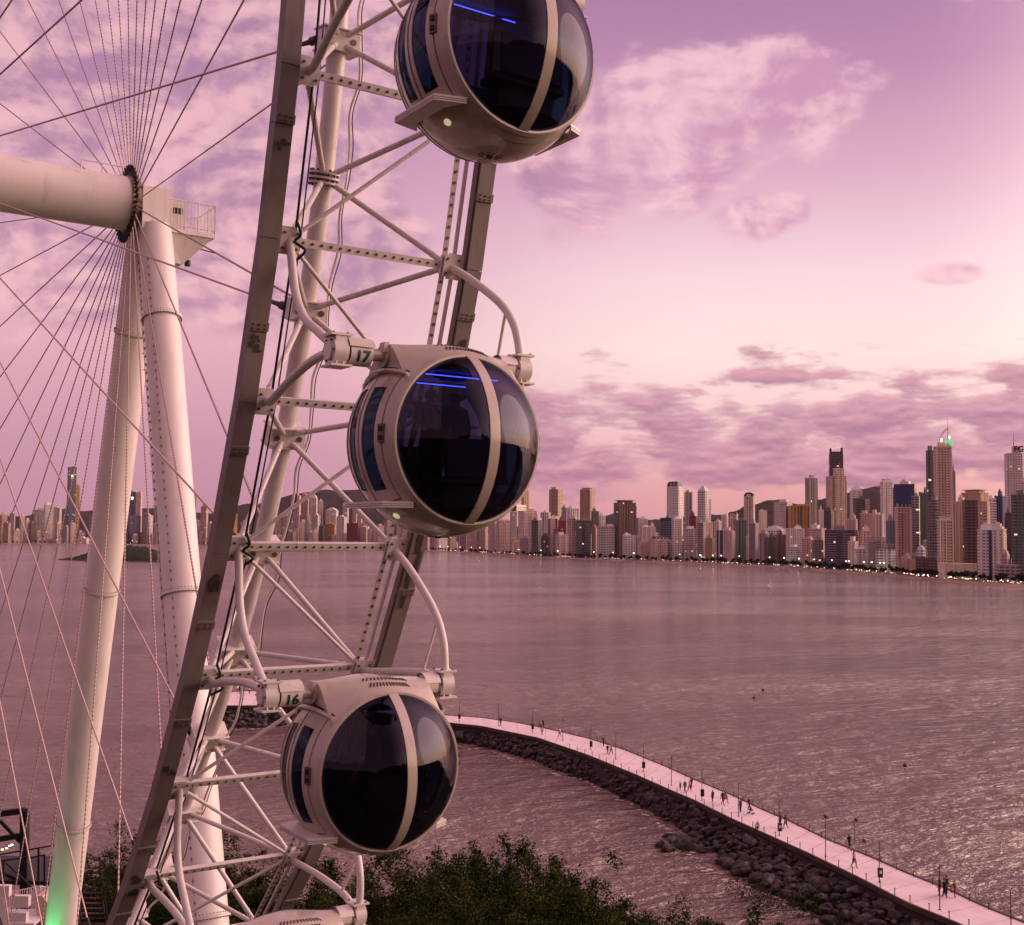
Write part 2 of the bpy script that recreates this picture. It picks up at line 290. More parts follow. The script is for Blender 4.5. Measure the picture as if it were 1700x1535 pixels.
# ------------------------------------------------------------------ mesh builder
class MB:
    def __init__(s): s.v = []; s.f = []; s.mi = []; s.sm = []
    def add(s, vs, fs, mi=0, sm=False):
        o = len(s.v); s.v += [tuple(p) for p in vs]
        for f in fs: s.f.append(tuple(i+o for i in f)); s.mi.append(mi); s.sm.append(sm)
    def box(s, c, sx, sy, sz, ax=None, mi=0):
        c = Vector(c); A = ax or (Vector((1, 0, 0)), Vector((0, 1, 0)), Vector((0, 0, 1)))
        vs = [c+A[0]*(i*sx/2)+A[1]*(j*sy/2)+A[2]*(k*sz/2) for i in (-1, 1) for j in (-1, 1) for k in (-1, 1)]
        s.add(vs, [(0, 1, 3, 2), (4, 6, 7, 5), (0, 4, 5, 1), (2, 3, 7, 6), (0, 2, 6, 4), (1, 5, 7, 3)], mi)
    def bar(s, a, b, w, h, up=(0, 0, 1), mi=0, ext=0.):
        a, b = Vector(a), Vector(b); d = (b-a).normalized(); u = Vector(up); r = d.cross(u)
        if r.length < 1e-4: r = d.cross(Vector((1, 0, 0)))
        r.normalize(); u = r.cross(d).normalized()
        s.box((a+b)/2, w, (b-a).length+2*ext, h, (r, d, u), mi)
    def tube(s, a, b, r, r2=None, n=12, mi=0, caps=True):
        s.path([a, b], [r, r if r2 is None else r2], n, mi, caps)
    def path(s, pts, rs, n=12, mi=0, caps=True):
        pts = [Vector(p) for p in pts]
        if not isinstance(rs, (list, tuple)): rs = [rs]*len(pts)
        vs = []; d0 = (pts[1]-pts[0]).normalized(); u = d0.orthogonal().normalized()
        for i, p in enumerate(pts):
            if i == 0: d = d0
            elif i == len(pts)-1: d = (pts[i]-pts[i-1]).normalized()
            else: d = ((pts[i+1]-p).normalized()+(p-pts[i-1]).normalized()).normalized()
            u = (u-d*u.dot(d)).normalized(); w = d.cross(u)
            vs += [p+(u*cos(2*pi*k/n)+w*sin(2*pi*k/n))*rs[i] for k in range(n)]
        fs = [(i*n+k, i*n+(k+1) % n, (i+1)*n+(k+1) % n, (i+1)*n+k) for i in range(len(pts)-1) for k in range(n)]
        s.add(vs, fs, mi, True)
        if caps: s.add(vs[:n], [tuple(range(n-1, -1, -1))], mi); s.add(vs[-n:], [tuple(range(n))], mi)
    def grid(s, fn, nu, nv, mi=0, sm=True, flip=False):
        vs = [fn(i/nu, j/nv) for i in range(nu+1) for j in range(nv+1)]; q = nv+1
        fs = [(i*q+j, i*q+j+1, (i+1)*q+j+1, (i+1)*q+j) for i in range(nu) for j in range(nv)]
        if flip: fs = [f[::-1] for f in fs]
        s.add(vs, fs, mi, sm)
    def outward(s):
        for i, f in enumerate(s.f):
            p = [Vector(s.v[k]) for k in f]; n = (p[1]-p[0]).cross(p[2]-p[1]) if (p[1]-p[0]).cross(p[2]-p[1]).length > 1e-9 else (p[2]-p[1]).cross(p[3]-p[2])
            if n.dot(sum(p, Vector())) < 0: s.f[i] = f[::-1]
    def build(s, name, mats, parent=None, loc=None):
        me = bpy.data.meshes.new(name); me.from_pydata(s.v, [], s.f)
        for m in (mats if isinstance(mats, (list, tuple)) else [mats]): me.materials.append(m)
        me.polygons.foreach_set('material_index', s.mi); me.polygons.foreach_set('use_smooth', s.sm); me.update()
        o = bpy.data.objects.new(name, me); COL.objects.link(o)
        if parent: o.parent = parent
        if loc is not None: o.location = loc
        return o
def tag(o, label, cat, group=None):
    o['label'] = label; o['category'] = cat
    if group: o['group'] = group
    return o
def empty(name, loc=(0, 0, 0), rz=0., label=None, cat=None, group=None):
    o = bpy.data.objects.new(name, None); COL.objects.link(o); o.location = loc; o.rotation_euler = (0, 0, rz); o.empty_display_size = .2
    if label: tag(o, label, cat, group)
    return o
def struct(o, kind='structure'): o['kind'] = kind; return o
KIDS = {}
def dup(o, loc=None, rz=None, label=None, sc=None):
    r = o.copy(); COL.objects.link(r)
    if loc is not None: r.location = loc
    if rz is not None: r.rotation_euler = (0, 0, rz)
    if sc is not None: r.scale = (sc,)*3 if not isinstance(sc, tuple) else sc
    if label: r['label'] = label
    for ch in KIDS.get(o.name, ()):
        c_ = ch.copy(); COL.objects.link(c_); c_.parent = r
        for g2 in KIDS.get(ch.name, ()):
            d_ = g2.copy(); COL.objects.link(d_); d_.parent = c_
    return r
def kids(o, *ch): KIDS[o.name] = ch

# ================================================================== sea, terrain, far land, hills
b = MB(); b.add([(-15000, -2400, 0), (15000, -2400, 0), (15000, 14200, 0), (-15000, 14200, 0)], [(0, 1, 2, 3)])
struct(b.build('sea', M['sea']))
def sstep(a, b_, x):
    t = min(1, max(0, (x-a)/(b_-a))); return t*t*(3-2*t)
def edgeY(x):
    return 106-12*sstep(-32, -12, x)-4*sstep(0, 12, x)+16*sstep(20, 36, x)+16*sstep(36, 60, x)
def ground(x, y):
    e = edgeY(x)+3*noise.noise(Vector((x*.06, 3.1, 0)))
    h = -1.5+(15.6 if x < 8 else 15.6-9*sstep(8, 40, x))*sstep(0, 46, e-y)
    dr = x-(72+max(0, y)*.35)
    if dr > 0 and y < 130: h = max(h, -1.5+38*sstep(0, 75, dr)*sstep(135, 60, y)+3.5*noise.noise(Vector((x*.12, y*.12, 5)))*sstep(10, 60, dr))
    if y < -30: h += 26*sstep(-30, -190, y)+5*noise.noise(Vector((x*.02, y*.02, 1)))+4.5*noise.noise(Vector((x*.11, y*.11, 5)))*sstep(-40, -90, y)
    return h+.5*noise.noise(Vector((x*.15, y*.15, 0)))*sstep(0, 10, e-y)
b = MB(); nx, ny = 110, 120
b.grid(lambda u, v: (-260+520*u, -330+470*v, ground(-260+520*u, -330+470*v)), nx, ny, flip=True)
struct(b.build('terrain', M['soil']))
SH = [(-500, 905, 3500), (20, 903, 3720), (200, 903, 3950), (345, 905, 3950), (480, 908, 3640), (700, 914, 3100), (800, 920, 2640), (900, 926, 2226), (1000, 930, 2040), (1120, 935, 1859), (1280, 941, 1640), (1400, 950, 1390), (1480, 957, 1270), (1540, 964, 1156), (1620, 971, 1060), (1700, 980, 985), (1900, 1000, 760), (2500, 1100, 420)]
def shoreY(px):
    for (a, _, ya), (b_, _, yb) in zip(SH, SH[1:]):
        if px <= b_: t = (px-a)/(b_-a); return ya+(yb-ya)*t
    return SH[-1][2]
def gpt(px, yy, z):                           # ground point: pixel column px, distance yy, height z
    r = ray(px, 890); return Vector((r.x/r.y*yy, yy, z))
cols = list(range(-500, 2501, 20))
b = MB()
b.grid(lambda u, v: gpt(cols[round(u*(len(cols)-1))], shoreY(cols[round(u*(len(cols)-1))])+[-12, 4, 26, 40][round(v*3)], [-.4, .25, 1.6, 2.0][round(v*3)]), len(cols)-1, 3, flip=False)
struct(b.build('beach', M['sand']))
b = MB()
b.grid(lambda u, v: gpt(cols[round(u*(len(cols)-1))], [shoreY(cols[round(u*(len(cols)-1))])+38, 9500][round(v)], 1.8), len(cols)-1, 1, sm=False)
struct(b.build('far_shore_ground', M['far']))
def ridge(name, pts, dist, depth, seed):
    """pts: photo pixels of the skyline of a hill standing at that distance"""
    def top(px):
        for (a, ya), (b_, yb) in zip(pts, pts[1:]):
            if a <= px <= b_:
                t = (px-a)/(b_-a); t = t*t*(3-2*t)*.5+t*.5; return ya+(yb-ya)*t
        return pts[-1][1]
    x0, x1 = pts[0][0], pts[-1][0]; n = 130
    def fn(u, v):
        px = x0+(x1-x0)*u; p = aty(px, top(px), dist); hh = max(0, p.z)
        k = 1-abs(v-.5)*2; sh = sin(k*pi/2)**1.2
        yy = dist+(v-.5)*depth
        e = noise.fractal(Vector((px*.03, v*6, seed)), .8, 2.1, 4)*hh*.10*(1-k*.75)
        z = hh*sh+e+(noise.noise(Vector((px*.35, v*9, seed)))*4 if k > .4 else 0)
        if k < .02: z = -5
        return (p.x*yy/dist, yy, z)
    m_ = MB(); m_.grid(fn, n, 18); return struct(m_.build(name, M['hill']))
ridge('left_hills', [(-600, 860), (-200, 862), (0, 856), (41, 858), (58, 852), (85, 845), (110, 845), (128, 848), (160, 846), (200, 850), (235, 844), (260, 843), (300, 850), (360, 852), (387, 842), (405, 837), (430, 837), (460, 828), (480, 822), (510, 817), (541, 813), (562, 814), (594, 811), (640, 815), (700, 830), (760, 846), (820, 862), (880, 880), (930, 893)], 6200, 2200, 2)
ridge('middle_hills', [(880, 895), (940, 878), (985, 866), (1006, 856), (1019, 851), (1040, 856), (1078, 863), (1105, 861), (1150, 856), (1200, 862), (1260, 880), (1300, 895)], 5600, 1600, 5)
ridge('right_hills', [(1120, 890), (1150, 868), (1182, 855), (1200, 854), (1224, 848), (1238, 840), (1256, 837), (1272, 830), (1292, 829), (1306, 830), (1324, 837), (1345, 836), (1362, 828), (1385, 822), (1408, 819), (1433, 812), (1455, 806), (1475, 806), (1500, 811), (1525, 816), (1550, 826), (1600, 842), (1680, 862), (1800, 880), (2000, 895)], 4200, 1500, 9)
# island
def isl(u, v):
    px = 80+205*u; a = aty(px, 915, 1670)
    prof = [(0, 0), (.08, 1), (.2, 3), (.32, 10), (.42, 19), (.55, 21), (.68, 20), (.8, 19), (.9, 13), (1, 0)]
    for (p, hp), (q, hq) in zip(prof, prof[1:]):
        if p <= u <= q: hh = hp+(hq-hp)*(u-p)/(q-p); break
    k = sin(v*pi)
    yy = 1600+150*v
    return (a.x*yy/1670, yy, -1+hh*k**.7*1.04+k*2.6*noise.noise(Vector((px*.28, v*14, 2)))*(hh > 2))
b = MB(); b.grid(isl, 90, 26); struct(b.build('island', M['isle']))

def bez(pts, n=8):
    P = [Vector(p) for p in pts]; P = [P[0]*2-P[1]]+P+[P[-1]*2-P[-2]]; out = []
    for k in range(1, len(P)-2):
        for s_ in range(n):
            t = s_/n; a, b_, c_, d = P[k-1:k+3]
            out.append(.5*((2*b_)+(c_-a)*t+(2*a-5*b_+4*c_-d)*t*t+(3*b_-a-3*c_+d)*t**3))
    out.append(P[-2]); return out
# ================================================================== ferris wheel
wh = empty('ferris_wheel', CW, -(AL), 'giant white observation wheel with square outer beams, round inner tube and cable spokes', 'ferris wheel')
NODES = range(-6, 12)
def nodeL(i): return wp(PH-i*D5, RR, -WW/2)
def nodeR(i): return wp(PH-i*D5, RR, WW/2)
def nodeI(i): return wp(PHI-i*D5, RI, 0)
def rad(i, ph=PH): return Vector((cos(ph-i*D5), 0, sin(ph-i*D5)))
AY = Vector((0, 1, 0))
for sgn, nm in ((-1, 'L'), (1, 'R')):
    ax = sgn*1.68
    b = MB()
    for i in range(72):
        a, c_ = wp(PH-i*D5, RR+.12, ax), wp(PH-(i+1)*D5, RR+.12, ax)
        u = (rad(i)+rad(i+1)).normalized()
        b.bar(a, c_, .27, .22, u, 0)
        b.bar(a-AY*sgn*.139+u*.06, c_-AY*sgn*.139+u*.06, .012, .03, u, 1) if i < 20 or i > 60 else None
    o = b.build('rim_beam', [M['beam'], M['beamd']], wh)
    # dirt splashes and bolted splices stay in one splice plate part per joint
    for i in range(-6, 11):
        b = MB(); t_ = .5 if (i+(sgn > 0)) % 2 else .28
        p = wp(PH-(i+t_)*D5, RR+.12, ax); q = wp(PH-(i+t_+.055)*D5, RR+.12, ax); u = rad(i+t_)
        b.bar(p, q, .284, .232, u, 0)
        for k in (-.09, 0, .09):
            for m_ in (.015, .04): b.box(wp(PH-(i+t_+m_)*D5, RR+.12+.12, ax+k), .03, .03, .02, (u, AY, u.cross(AY)), 1)
        b.build('splice_plate', [M['beam'], M['steel']], wh)
# stains on the beams: small dark plates of grime with a shape of their own
for (sgn, i, ln, w_) in ((-1, 1.62, .10, .22), (-1, 3.2, .16, .2), (1, 2.2, .10, .12), (1, 3.05, .50, .14), (-1, 4.72, .07, .24), (-1, .45, .06, .26), (-1, 5.9, .2, .18), (1, 1.5, .1, .1)):
    b = MB()
    for k in range(7):
        j = i+R_.uniform(-.5, .5)*ln; l2 = ln*R_.uniform(.15, .5)
        o_ = sgn*1.68+R_.uniform(-.5, .5)*w_*.7
        b.bar(wp(PH-j*D5, RR+.2325, o_), wp(PH-(j+l2)*D5, RR+.2325, o_), R_.uniform(.03, .10), .004, rad(j))
    b.build('grime_patch', M['beamd'], wh)
# round inner rim tube with node boxes, flanges and lugs
b = MB(); b.path([wp(PHI-i*D5/2, RI, 0) for i in range(145)], .155, 20, 0, False); b.build('inner_rim_tube', M['white'], wh)
for i in range(-6, 11):
    p = nodeI(i); u = rad(i, PHI); tn = u.cross(AY).normalized()
    b = MB()
    if i == 1:
        for dz in (-.10, -.02, .06): b.tube(p+tn*dz, p+tn*(dz+.035), .26, n=26)
        for k in range(14):
            a = 2*pi*k/14; q = p+(u*cos(a)+AY*sin(a))*.225; b.tube(q-tn*.13, q+tn*.13, .022, n=6, mi=1)
        b.build('rim_flange', [M['white'], M['steel']], wh)
    else:
        b.box(p+tn*.0, .36, .62, .30, (u, AY, tn)); b.box(p+tn*.17, .42, .66, .025, (u, AY, tn)); b.box(p-tn*.17, .42, .66, .025, (u, AY, tn))
        for sy in (-1, 1): b.tube(p+AY*sy*.2+u*.17, p+AY*sy*.2+u*.20, .05, n=10, mi=1)
        b.build('rim_node_box', [M['white'], M['steel']], wh)
    if i % 2 == 0:
        for sy in (-1, 1):
            b = MB(); q = p-u*.15+AY*sy*.28; h_ = Vector((0, sy*3.55, 0)); d = (h_-q).normalized()
            b.tube(q, q+d*.18, .075, n=8); b.tube(q+d*.16, q+d*.55, .05, .035, n=8); b.build('cable_clevis', M['black'], wh)
# node plates, cross channels with bolts, braces
for i in NODES:
    for sgn, P in ((-1, nodeL(i)), (1, nodeR(i))):
        u = rad(i); tn = u.cross(AY).normalized()
        b = MB(); b.box(P, .16, .26, .30, (u, AY, tn)); b.box(P+AY*sgn*.10+u*.08, .03, .34, .40, (u, AY, tn)); b.box(P+u*.09, .02, .30, .34, (u, AY, tn))
        for a in (-1, 1):
            for c_ in (-1, 1): b.tube(P+u*.09+AY*a*.1+tn*c_*.11, P+u*.125+AY*a*.1+tn*c_*.11, .02, n=6, mi=1)
        b.build('node_plate', [M['white'], M['steel']], wh)
    u = rad(i); tn = u.cross(AY).normalized(); a, c_ = nodeL(i)+AY*.16, nodeR(i)-AY*.16
    b = MB(); b.bar(a, c_, .012, .115, tn.cross(AY)*1 if False else tn); b.bar(a+tn*.055-u*.03, c_+tn*.055-u*.03, .07, .01, tn); b.bar(a-tn*.055-u*.03, c_-tn*.055-u*.03, .07, .01, tn)
    for k in range(16):
        q = a+(c_-a)*((k+.5)/16); b.tube(q+u*.006, q+u*.018, .021, n=10, mi=1); b.tube(q+u*.018, q+u*.034, .011, n=6, mi=1)
    b.build('cross_channel', [M['white'], M['steel']], wh)
for i in range(-6, 11):
    for P in (nodeL(i), nodeR(i), nodeL(i-1), nodeR(i-1)):
        a = nodeI(i)-(nodeI(i)-P).normalized()*.12; r_ = .047
        b = MB(); b.tube(a, P, r_, n=12)
        d = (P-a).normalized(); b.tube(a+d*.34, a+d*.36, r_+.008, n=12); b.tube(P-d*.36, P-d*.34, r_+.008, n=12)
        b.build('rim_brace', M['white'], wh)
for i in range(-5, 11):
    if i % 2: continue
    for j in (i-1, i+1):
        b = MB(); b.tube(nodeL(j)+rad(j)*.02, nodeR(i)+rad(i)*.02, .032, n=10); b.build('face_brace', M['white'], wh)
# light strips: perforated channel and conduit beside each outer beam
b = MB()
for i in range(-6, 11):
    a, c_ = wp(PH-i*D5, RR+.05, WW/2-.13), wp(PH-(i+1)*D5, RR+.05, WW/2-.13); u = (rad(i)+rad(i+1)).normalized()
    b.bar(a, c_, .085, .02, u)
    for k in range(14):
        q = a+(c_-a)*((k+.5)/14); b.tube(q+u*.01, q+u*.03, .024, n=8, mi=1)
b.build('light_channel', [M['white'], M['steel']], wh)
b = MB(); b.path([wp(PH-i*D5, RR+.02, WW/2+.06) for i in range(-6, 12)], .035, 10); b.build('conduit', M['white'], wh)
b = MB(); b.path([wp(PH-i*D5, RR-.06, -WW/2+.13) for i in range(-6, 12)], .020, 8); b.path([wp(PH-i*D5, RR-.02, -WW/2+.20) for i in range(-6, 12)], .012, 6); b.build('power_cable', M['black'], wh)
b = MB()
pts = []
for i in range(-12, 42):
    j = i/4; pts.append(wp(PHI-j*D5, RI+.05*sin(i*1.7)+.12, .33+.05*sin(i*2.3)))
b.path(bez(pts, 4), .022, 8); b.path([p+Vector((0, .05, 0))+Vector((.03*sin(k*.45), 0, .02*cos(k*.3))) for k, p in enumerate(bez(pts, 4))], .010, 6, 1); b.build('rim_conduit', [M['white'], M['black']], wh)
for i in (1, 3, 4, 6):                           # loops of loose black cable at the nodes
    P = nodeL(i); u = rad(i); tn = u.cross(AY).normalized(); b = MB()
    b.path(bez([P+u*.1+AY*.05+tn*.3, P+u*.16+AY*.12+tn*.12, P+u*.15+AY*.05, P+u*.2+AY*.20-tn*.10, P+u*.12+AY*.12-tn*.26, P-u*.02+AY*.13-tn*.4]), .022, 8)
    b.build('cable_loop', M['black'], wh)
# curved cabin arms and their bearing brackets
POD_I = (-2, -1, 0, 1, 2)
UPR = [(0, 1.17), (.55, 1.06), (1.35, .84), (1.85, .58), (2.17, .16)]; LOR = [(0, -1.17), (.15, -1.14), (.8, -.72), (1.6, -.2), (2.05, -.02)]
UPL = [(0.03, 1.2), (.2, .98), (.55, .52), (1.0, .24), (1.5, .14), (2.1, .04)]; LOL = [(0, -1.17), (.26, -1.12), (.8, -.72), (1.45, -.3), (2.05, -.03)]
for i in POD_I:
    a0 = PH-(1.5+2*i)*D5; e = Vector((cos(a0), 0, sin(a0))); t_ = Vector((-sin(a0), 0, cos(a0)))
    for sgn, up, lo in ((-1, UPL, LOL), (1, UPR, LOR)):
        ax = OFF+sgn*WB/2
        for nm, L in (('a', up), ('b', lo)):
            q = [e*(RR+u)+t_*v+AY*(sgn*WW/2+(ax-sgn*WW/2)*min(1, u/1.)) for u, v in L]
            b = MB(); b.path(bez(q), .062, 14); d = (Vector(q[1])-Vector(q[0])).normalized()
            b.build('cabin_arm', M['white'], wh)
        if sgn > 0:
            b = MB(); b.tube(e*(RR+1.55)+t_*.74+AY*ax, e*(RR+1.57)-t_*.2+AY*ax, .026, n=8); b.build('arm_tie', M['white'], wh)
        c_ = e*RB+AY*ax                           # bearing bracket: rounded housing between two plates
        Z1 = Vector((0, 0, 1)); X1 = Vector((1, 0, 0)); b = MB()
        b.tube(c_-AY*.10, c_+AY*.10, .185, n=24); b.tube(c_-AY*.13, c_+AY*.13, .12, n=18)
        b.box(c_+Z1*.20, .34, .30, .028); b.box(c_-Z1*.20, .34, .30, .028)
        b.box(c_-X1*.10, .12, .14, .38); b.box(c_+X1*.08+Z1*.09, .14, .16, .20)
        for k in (-1, 1): b.box(c_+AY*k*.05-X1*.05, .34, .018, .40); b.tube(c_+Z1*.21+AY*k*.1+X1*.12, c_+Z1*.235+AY*k*.1+X1*.12, .022, n=6, mi=1); b.tube(c_+Z1*.21+AY*k*.1-X1*.12, c_+Z1*.235+AY*k*.1-X1*.12, .022, n=6, mi=1)
        for k in range(6):
            a = k*pi/3; q = c_+(X1*cos(a)+Z1*sin(a))*.15; b.tube(q-AY*.125*1, q-AY*.10, .016, n=6, mi=1)
        b.build('bearing_bracket', [M['white'], M['steel']], wh)
# hub drum with end rings and railing
HY = 3.79
b = MB(); b.path([(0, -HY, 0), (0, HY-.25, 0)], .94, 56); b.build('hub_drum', M['white2'], wh)
for sgn in (-1, 1):
    y0 = sgn*3.55
    b = MB(); b.tube((0, y0-sgn*.10, 0), (0, y0+sgn*.02, 0), .985, n=48, mi=0)
    b.tube((0, y0+sgn*.03, 0), (0, y0+sgn*.24, 0), .98, n=48); b.tube((0, y0+sgn*.24, 0), (0, y0+sgn*.75, 0), .62, n=36)
    b.build('hub_ring', [M['rust'], M['black']], wh)
    for i in range(36):
        a = PHI-(2*i)*D5; d = Vector((cos(a), 0, sin(a))); tn = Vector((-sin(a), 0, cos(a)))
        q = Vector((0, y0, 0))+d*.95; b = MB(); e_ = (wp(a, RI, 0)-q).normalized()
        b.box(q+d*.06, .16, .07, .08, (d, AY, tn)); b.tube(q+d*.15, q+e_*.42, .05, n=8); b.build('cable_socket', M['black'], wh)
        # spoke cable from the ring to the rim node
        a1 = q+e_*.35; b1 = wp(a, RI, 0)-d*.15+AY*sgn*.28; L = (b1-a1).length
        b = MB(); b.tube(a1, b1, .021, n=6)
        u1 = (b1-a1).normalized(); sd_ = u1.orthogonal().normalized()
        smooth = (sgn < 0 and i < 8) or i in (0, )
        if not smooth:
            k = .8
            while k < L-.6: b.path([a1+u1*k, a1+u1*(k+.06)], .0255, 4, 1, False); k += .125
        b.build('spoke_cable', [M['rope'], M['bead']], wh)
b = MB()
P0 = [(0.1, 1.9, .93), (0.1, 1.9, 1.26), (0.1, 3.3, 1.26), (0.1, 3.3, .93)]
b.path([P0[0], P0[1]], .022, 6); b.path([P0[1], P0[2]], .022, 6); b.path([P0[2], P0[3]], .022, 6); b.path([(0.1, 2.6, .93), (0.1, 2.6, 1.26)], .022, 6)
b.build('drum_railing', M['white'], wh)

# ================================================================== support frame (two tapered tubular legs, platform, ladder)
def support(ay, label, full):
    s = empty('support_frame', CW, -(AL), label, 'support frame')
    legs = {}
    for sg in (-1, 1):
        P = lambda z: Vector((sg*(.30+.325*(-z)), ay, z))
        b = MB(); b.path([P(-.9), P(-5), P(-13.5), P(-34.5)], [.58, .60, .60, .62] if sg > 0 else [.60, .62, .62, .63], 48)
        lg = b.build('support_leg', M['white2'], s); legs[sg] = (P, lg)
        for z in ((-4.25, -13.5, -22.7, -31.5) if sg > 0 else (-4.25, -13.75, -23.2, -32)):
            d = (P(z-1)-P(z)).normalized(); b = MB(); b.tube(P(z)-d*.05, P(z)-d*.004, .68, n=48); b.tube(P(z)+d*.004, P(z)+d*.05, .68, n=48)
            u = d.orthogonal().normalized(); w = d.cross(u)
            for k in range(40):
                a = 2*pi*k/40; q = P(z)+(u*cos(a)+w*sin(a))*.655; b.tube(q-d*.085, q+d*.085, .019, n=6, mi=1)
            b.build('leg_flange', [M['white2'], M['steel']], s)
    # saddle box where the legs meet, tapering platform to the outside
    b = MB(); sy = 1 if ay > 0 else -1
    b.box((0, ay-.1*sy, -.25), 1.9, .9, 1.5)
    b.build('saddle_box', M['white2'], s)
    y0, y1 = ay+.2*sy, ay+2.05*sy
    b = MB(); vs = [(-.95, y0, -.85), (.95, y0, -.85), (.95, y1, -.85), (-.95, y1, -.85), (-.95, y0, -1.0), (.95, y0, -1.0), (.95, y1, -1.0), (-.95, y1, -1.0)]
    b.add(vs, [(0, 1, 2, 3), (0, 4, 5, 1), (1, 5, 6, 2), (2, 6, 7, 3), (3, 7, 4, 0)])
    vs2 = [(-.9, y0, -1.0), (.9, y0, -1.0), (.9, y1-.05, -1.0), (-.9, y1-.05, -1.0), (-.5, y0, -1.95), (.5, y0, -1.95), (.35, y0+.9*sy, -1.95), (-.35, y0+.9*sy, -1.95)]
    b.add(vs2, [(0, 4, 5, 1), (1, 5, 6, 2), (2, 6, 7, 3), (3, 7, 4, 0), (4, 5, 6, 7)]); b.build('platform_floor', M['white2'], s)
    b = MB(); b.box((0, y0+.42*sy, -.30), 1.5, .84, 1.05); b.box((0, y0+.42*sy, .24), 1.56, .90, .03); w_ = b.build('machine_room', M['white2'], s)
    b = MB(); b.box((.755, y0+.55*sy, -.16), .012, .34, .22)
    b.build('machine_room_window', M['black'], s)
    b = MB()
    def rail(a, c_, n_):
        a, c_ = Vector(a), Vector(c_)
        for zz in (.10, .55): b.tube(a+Vector((0, 0, zz*0+(1.02 if zz > .3 else .12))), c_+Vector((0, 0, (1.02 if zz > .3 else .12))), .02, n=6)
        for k in range(n_+1):
            q = a+(c_-a)*(k/n_); b.tube(q, q+Vector((0, 0, 1.02)), .011 if k % 5 else .02, n=5)
    rail((.93, y0, -.85), (.93, y1, -.85), 15); rail((.93, y1, -.85), (-.93, y1, -.85), 12); rail((-.93, y1, -.85), (-.93, y0, -.85), 15)
    b.build('platform_railing', M['white'], s)
    b = MB(); b.tube((.3, y1-.75*sy, -1.55), (.3, y1-.75*sy, -1.78), .03, n=6); b.tube((.3, y1-.75*sy, -1.78), (.3, y1-.75*sy, -1.98), .11, n=14); b.tube((.3, y1-.3*sy, -1.3), (.3, y1+.25*sy, -1.36), .025, n=6); b.build('loudspeaker', M['black'], s)
    if full:                                       # ladder with hoops up the left leg
        P, lg = legs[-1]; b = MB(); dz = Vector((-.72, -.30, 0))
        A, B = P(-2.5)+dz, P(-33)+dz
        for k in (-.17, .17): b.tube(A+AY*k*1.0, B+AY*k*1.0, .017, n=6)
        n_ = 100
        for k in range(n_): q = A+(B-A)*(k/n_); b.tube(q-AY*.17, q+AY*.17, .011, n=5)
        for k in range(0, 52):
            q = A+(B-A)*(k/52); X1 = Vector((1, 0, 0)); b.path([q+AY*.18, q-X1*.18+AY*.17, q-X1*.34, q-X1*.18-AY*.17, q-AY*.18], .014, 5, caps=False)
        b.build('ladder', M['white'], s)
        for k in (-1, 1):                          # strings of lights down each leg
            P, lg = legs[k]; b = MB(); off_ = Vector((.30*k if k < 0 else .42, -.56 if k < 0 else -.47, 0))
            A, B = P(-2.2)+off_, P(-33.5)+off_; b.tube(A, B, .010, n=5); u = (B-A).normalized(); t = 0
            while t < (B-A).length: b.box(A+u*t, .035, .035, .09, None, 1); t += .30
            b.build('light_string', [M['rope'], M['bead']], s)
    return s
support(4.35, 'tall white A-shaped support frame with ladder and railed platform at the wheel hub', True)
support(-4.35, 'matching white support frame at the near end of the hub, beyond the left edge', False)
# green floodlight at the foot of the left leg
gp = W2w((-8.7, 3.0, -29.8))
b = MB(); b.box((0, 0, 0), .35, .25, .2); b.tube((0, 0, -.1), (0, 0, -.4), .03, n=6)
gl = tag(b.build('floodlight', M['dsteel'], None, gp), 'small green floodlight shining up the foot of the ladder leg', 'floodlight')
b = MB(); b.box((0, 0, .105), .28, .18, .01); b.build('lens', M['green'], gl)
ld = bpy.data.lights.new('green_spot', 'SPOT'); ld.energy = 650; ld.color = (.10, 1, .30); ld.spot_size = radians(56); ld.spot_blend = .9; ld.shadow_soft_size = .12
lo_ = bpy.data.objects.new('green_spot', ld); COL.objects.link(lo_); lo_.parent = gl; lo_.location = (0, 0, .15)
tgt = W2w((-8.3, 4.1, -24.0)); lo_.rotation_euler = (gp-tgt).to_track_quat('Z', 'Y').to_euler()

# ================================================================== cabins
PR = 1.295
def slabp(x, ph, r=PR): q = sqrt(max(0, r*r-(x*PR)**2)); return (x*PR, q*cos(ph), q*sin(ph))
def patch(b, x0, x1, a0, a1, r, nx_=4, na=None, mi=0, thick=.03):
    a0, a1 = radians(a0), radians(a1); na = na or max(2, int(abs(a1-a0)/.07))
    b.grid(lambda u, v: slabp(x0+(x1-x0)*u, a0+(a1-a0)*v, r), nx_, na, mi)
    b.grid(lambda u, v: slabp(x0+(x1-x0)*u, a0+(a1-a0)*v, r-thick), nx_, na, mi, flip=True)
    for xx, fl in ((x0, True), (x1, False)): b.grid(lambda u, v: slabp(xx, a0+(a1-a0)*v, r-thick*u), 1, na, mi, flip=fl)
    for aa, fl in ((a0, False), (a1, True)): b.grid(lambda u, v: slabp(x0+(x1-x0)*v, aa, r-thick*u), 1, nx_, mi, flip=fl)
XG, XR, XD = .50, .385, .275
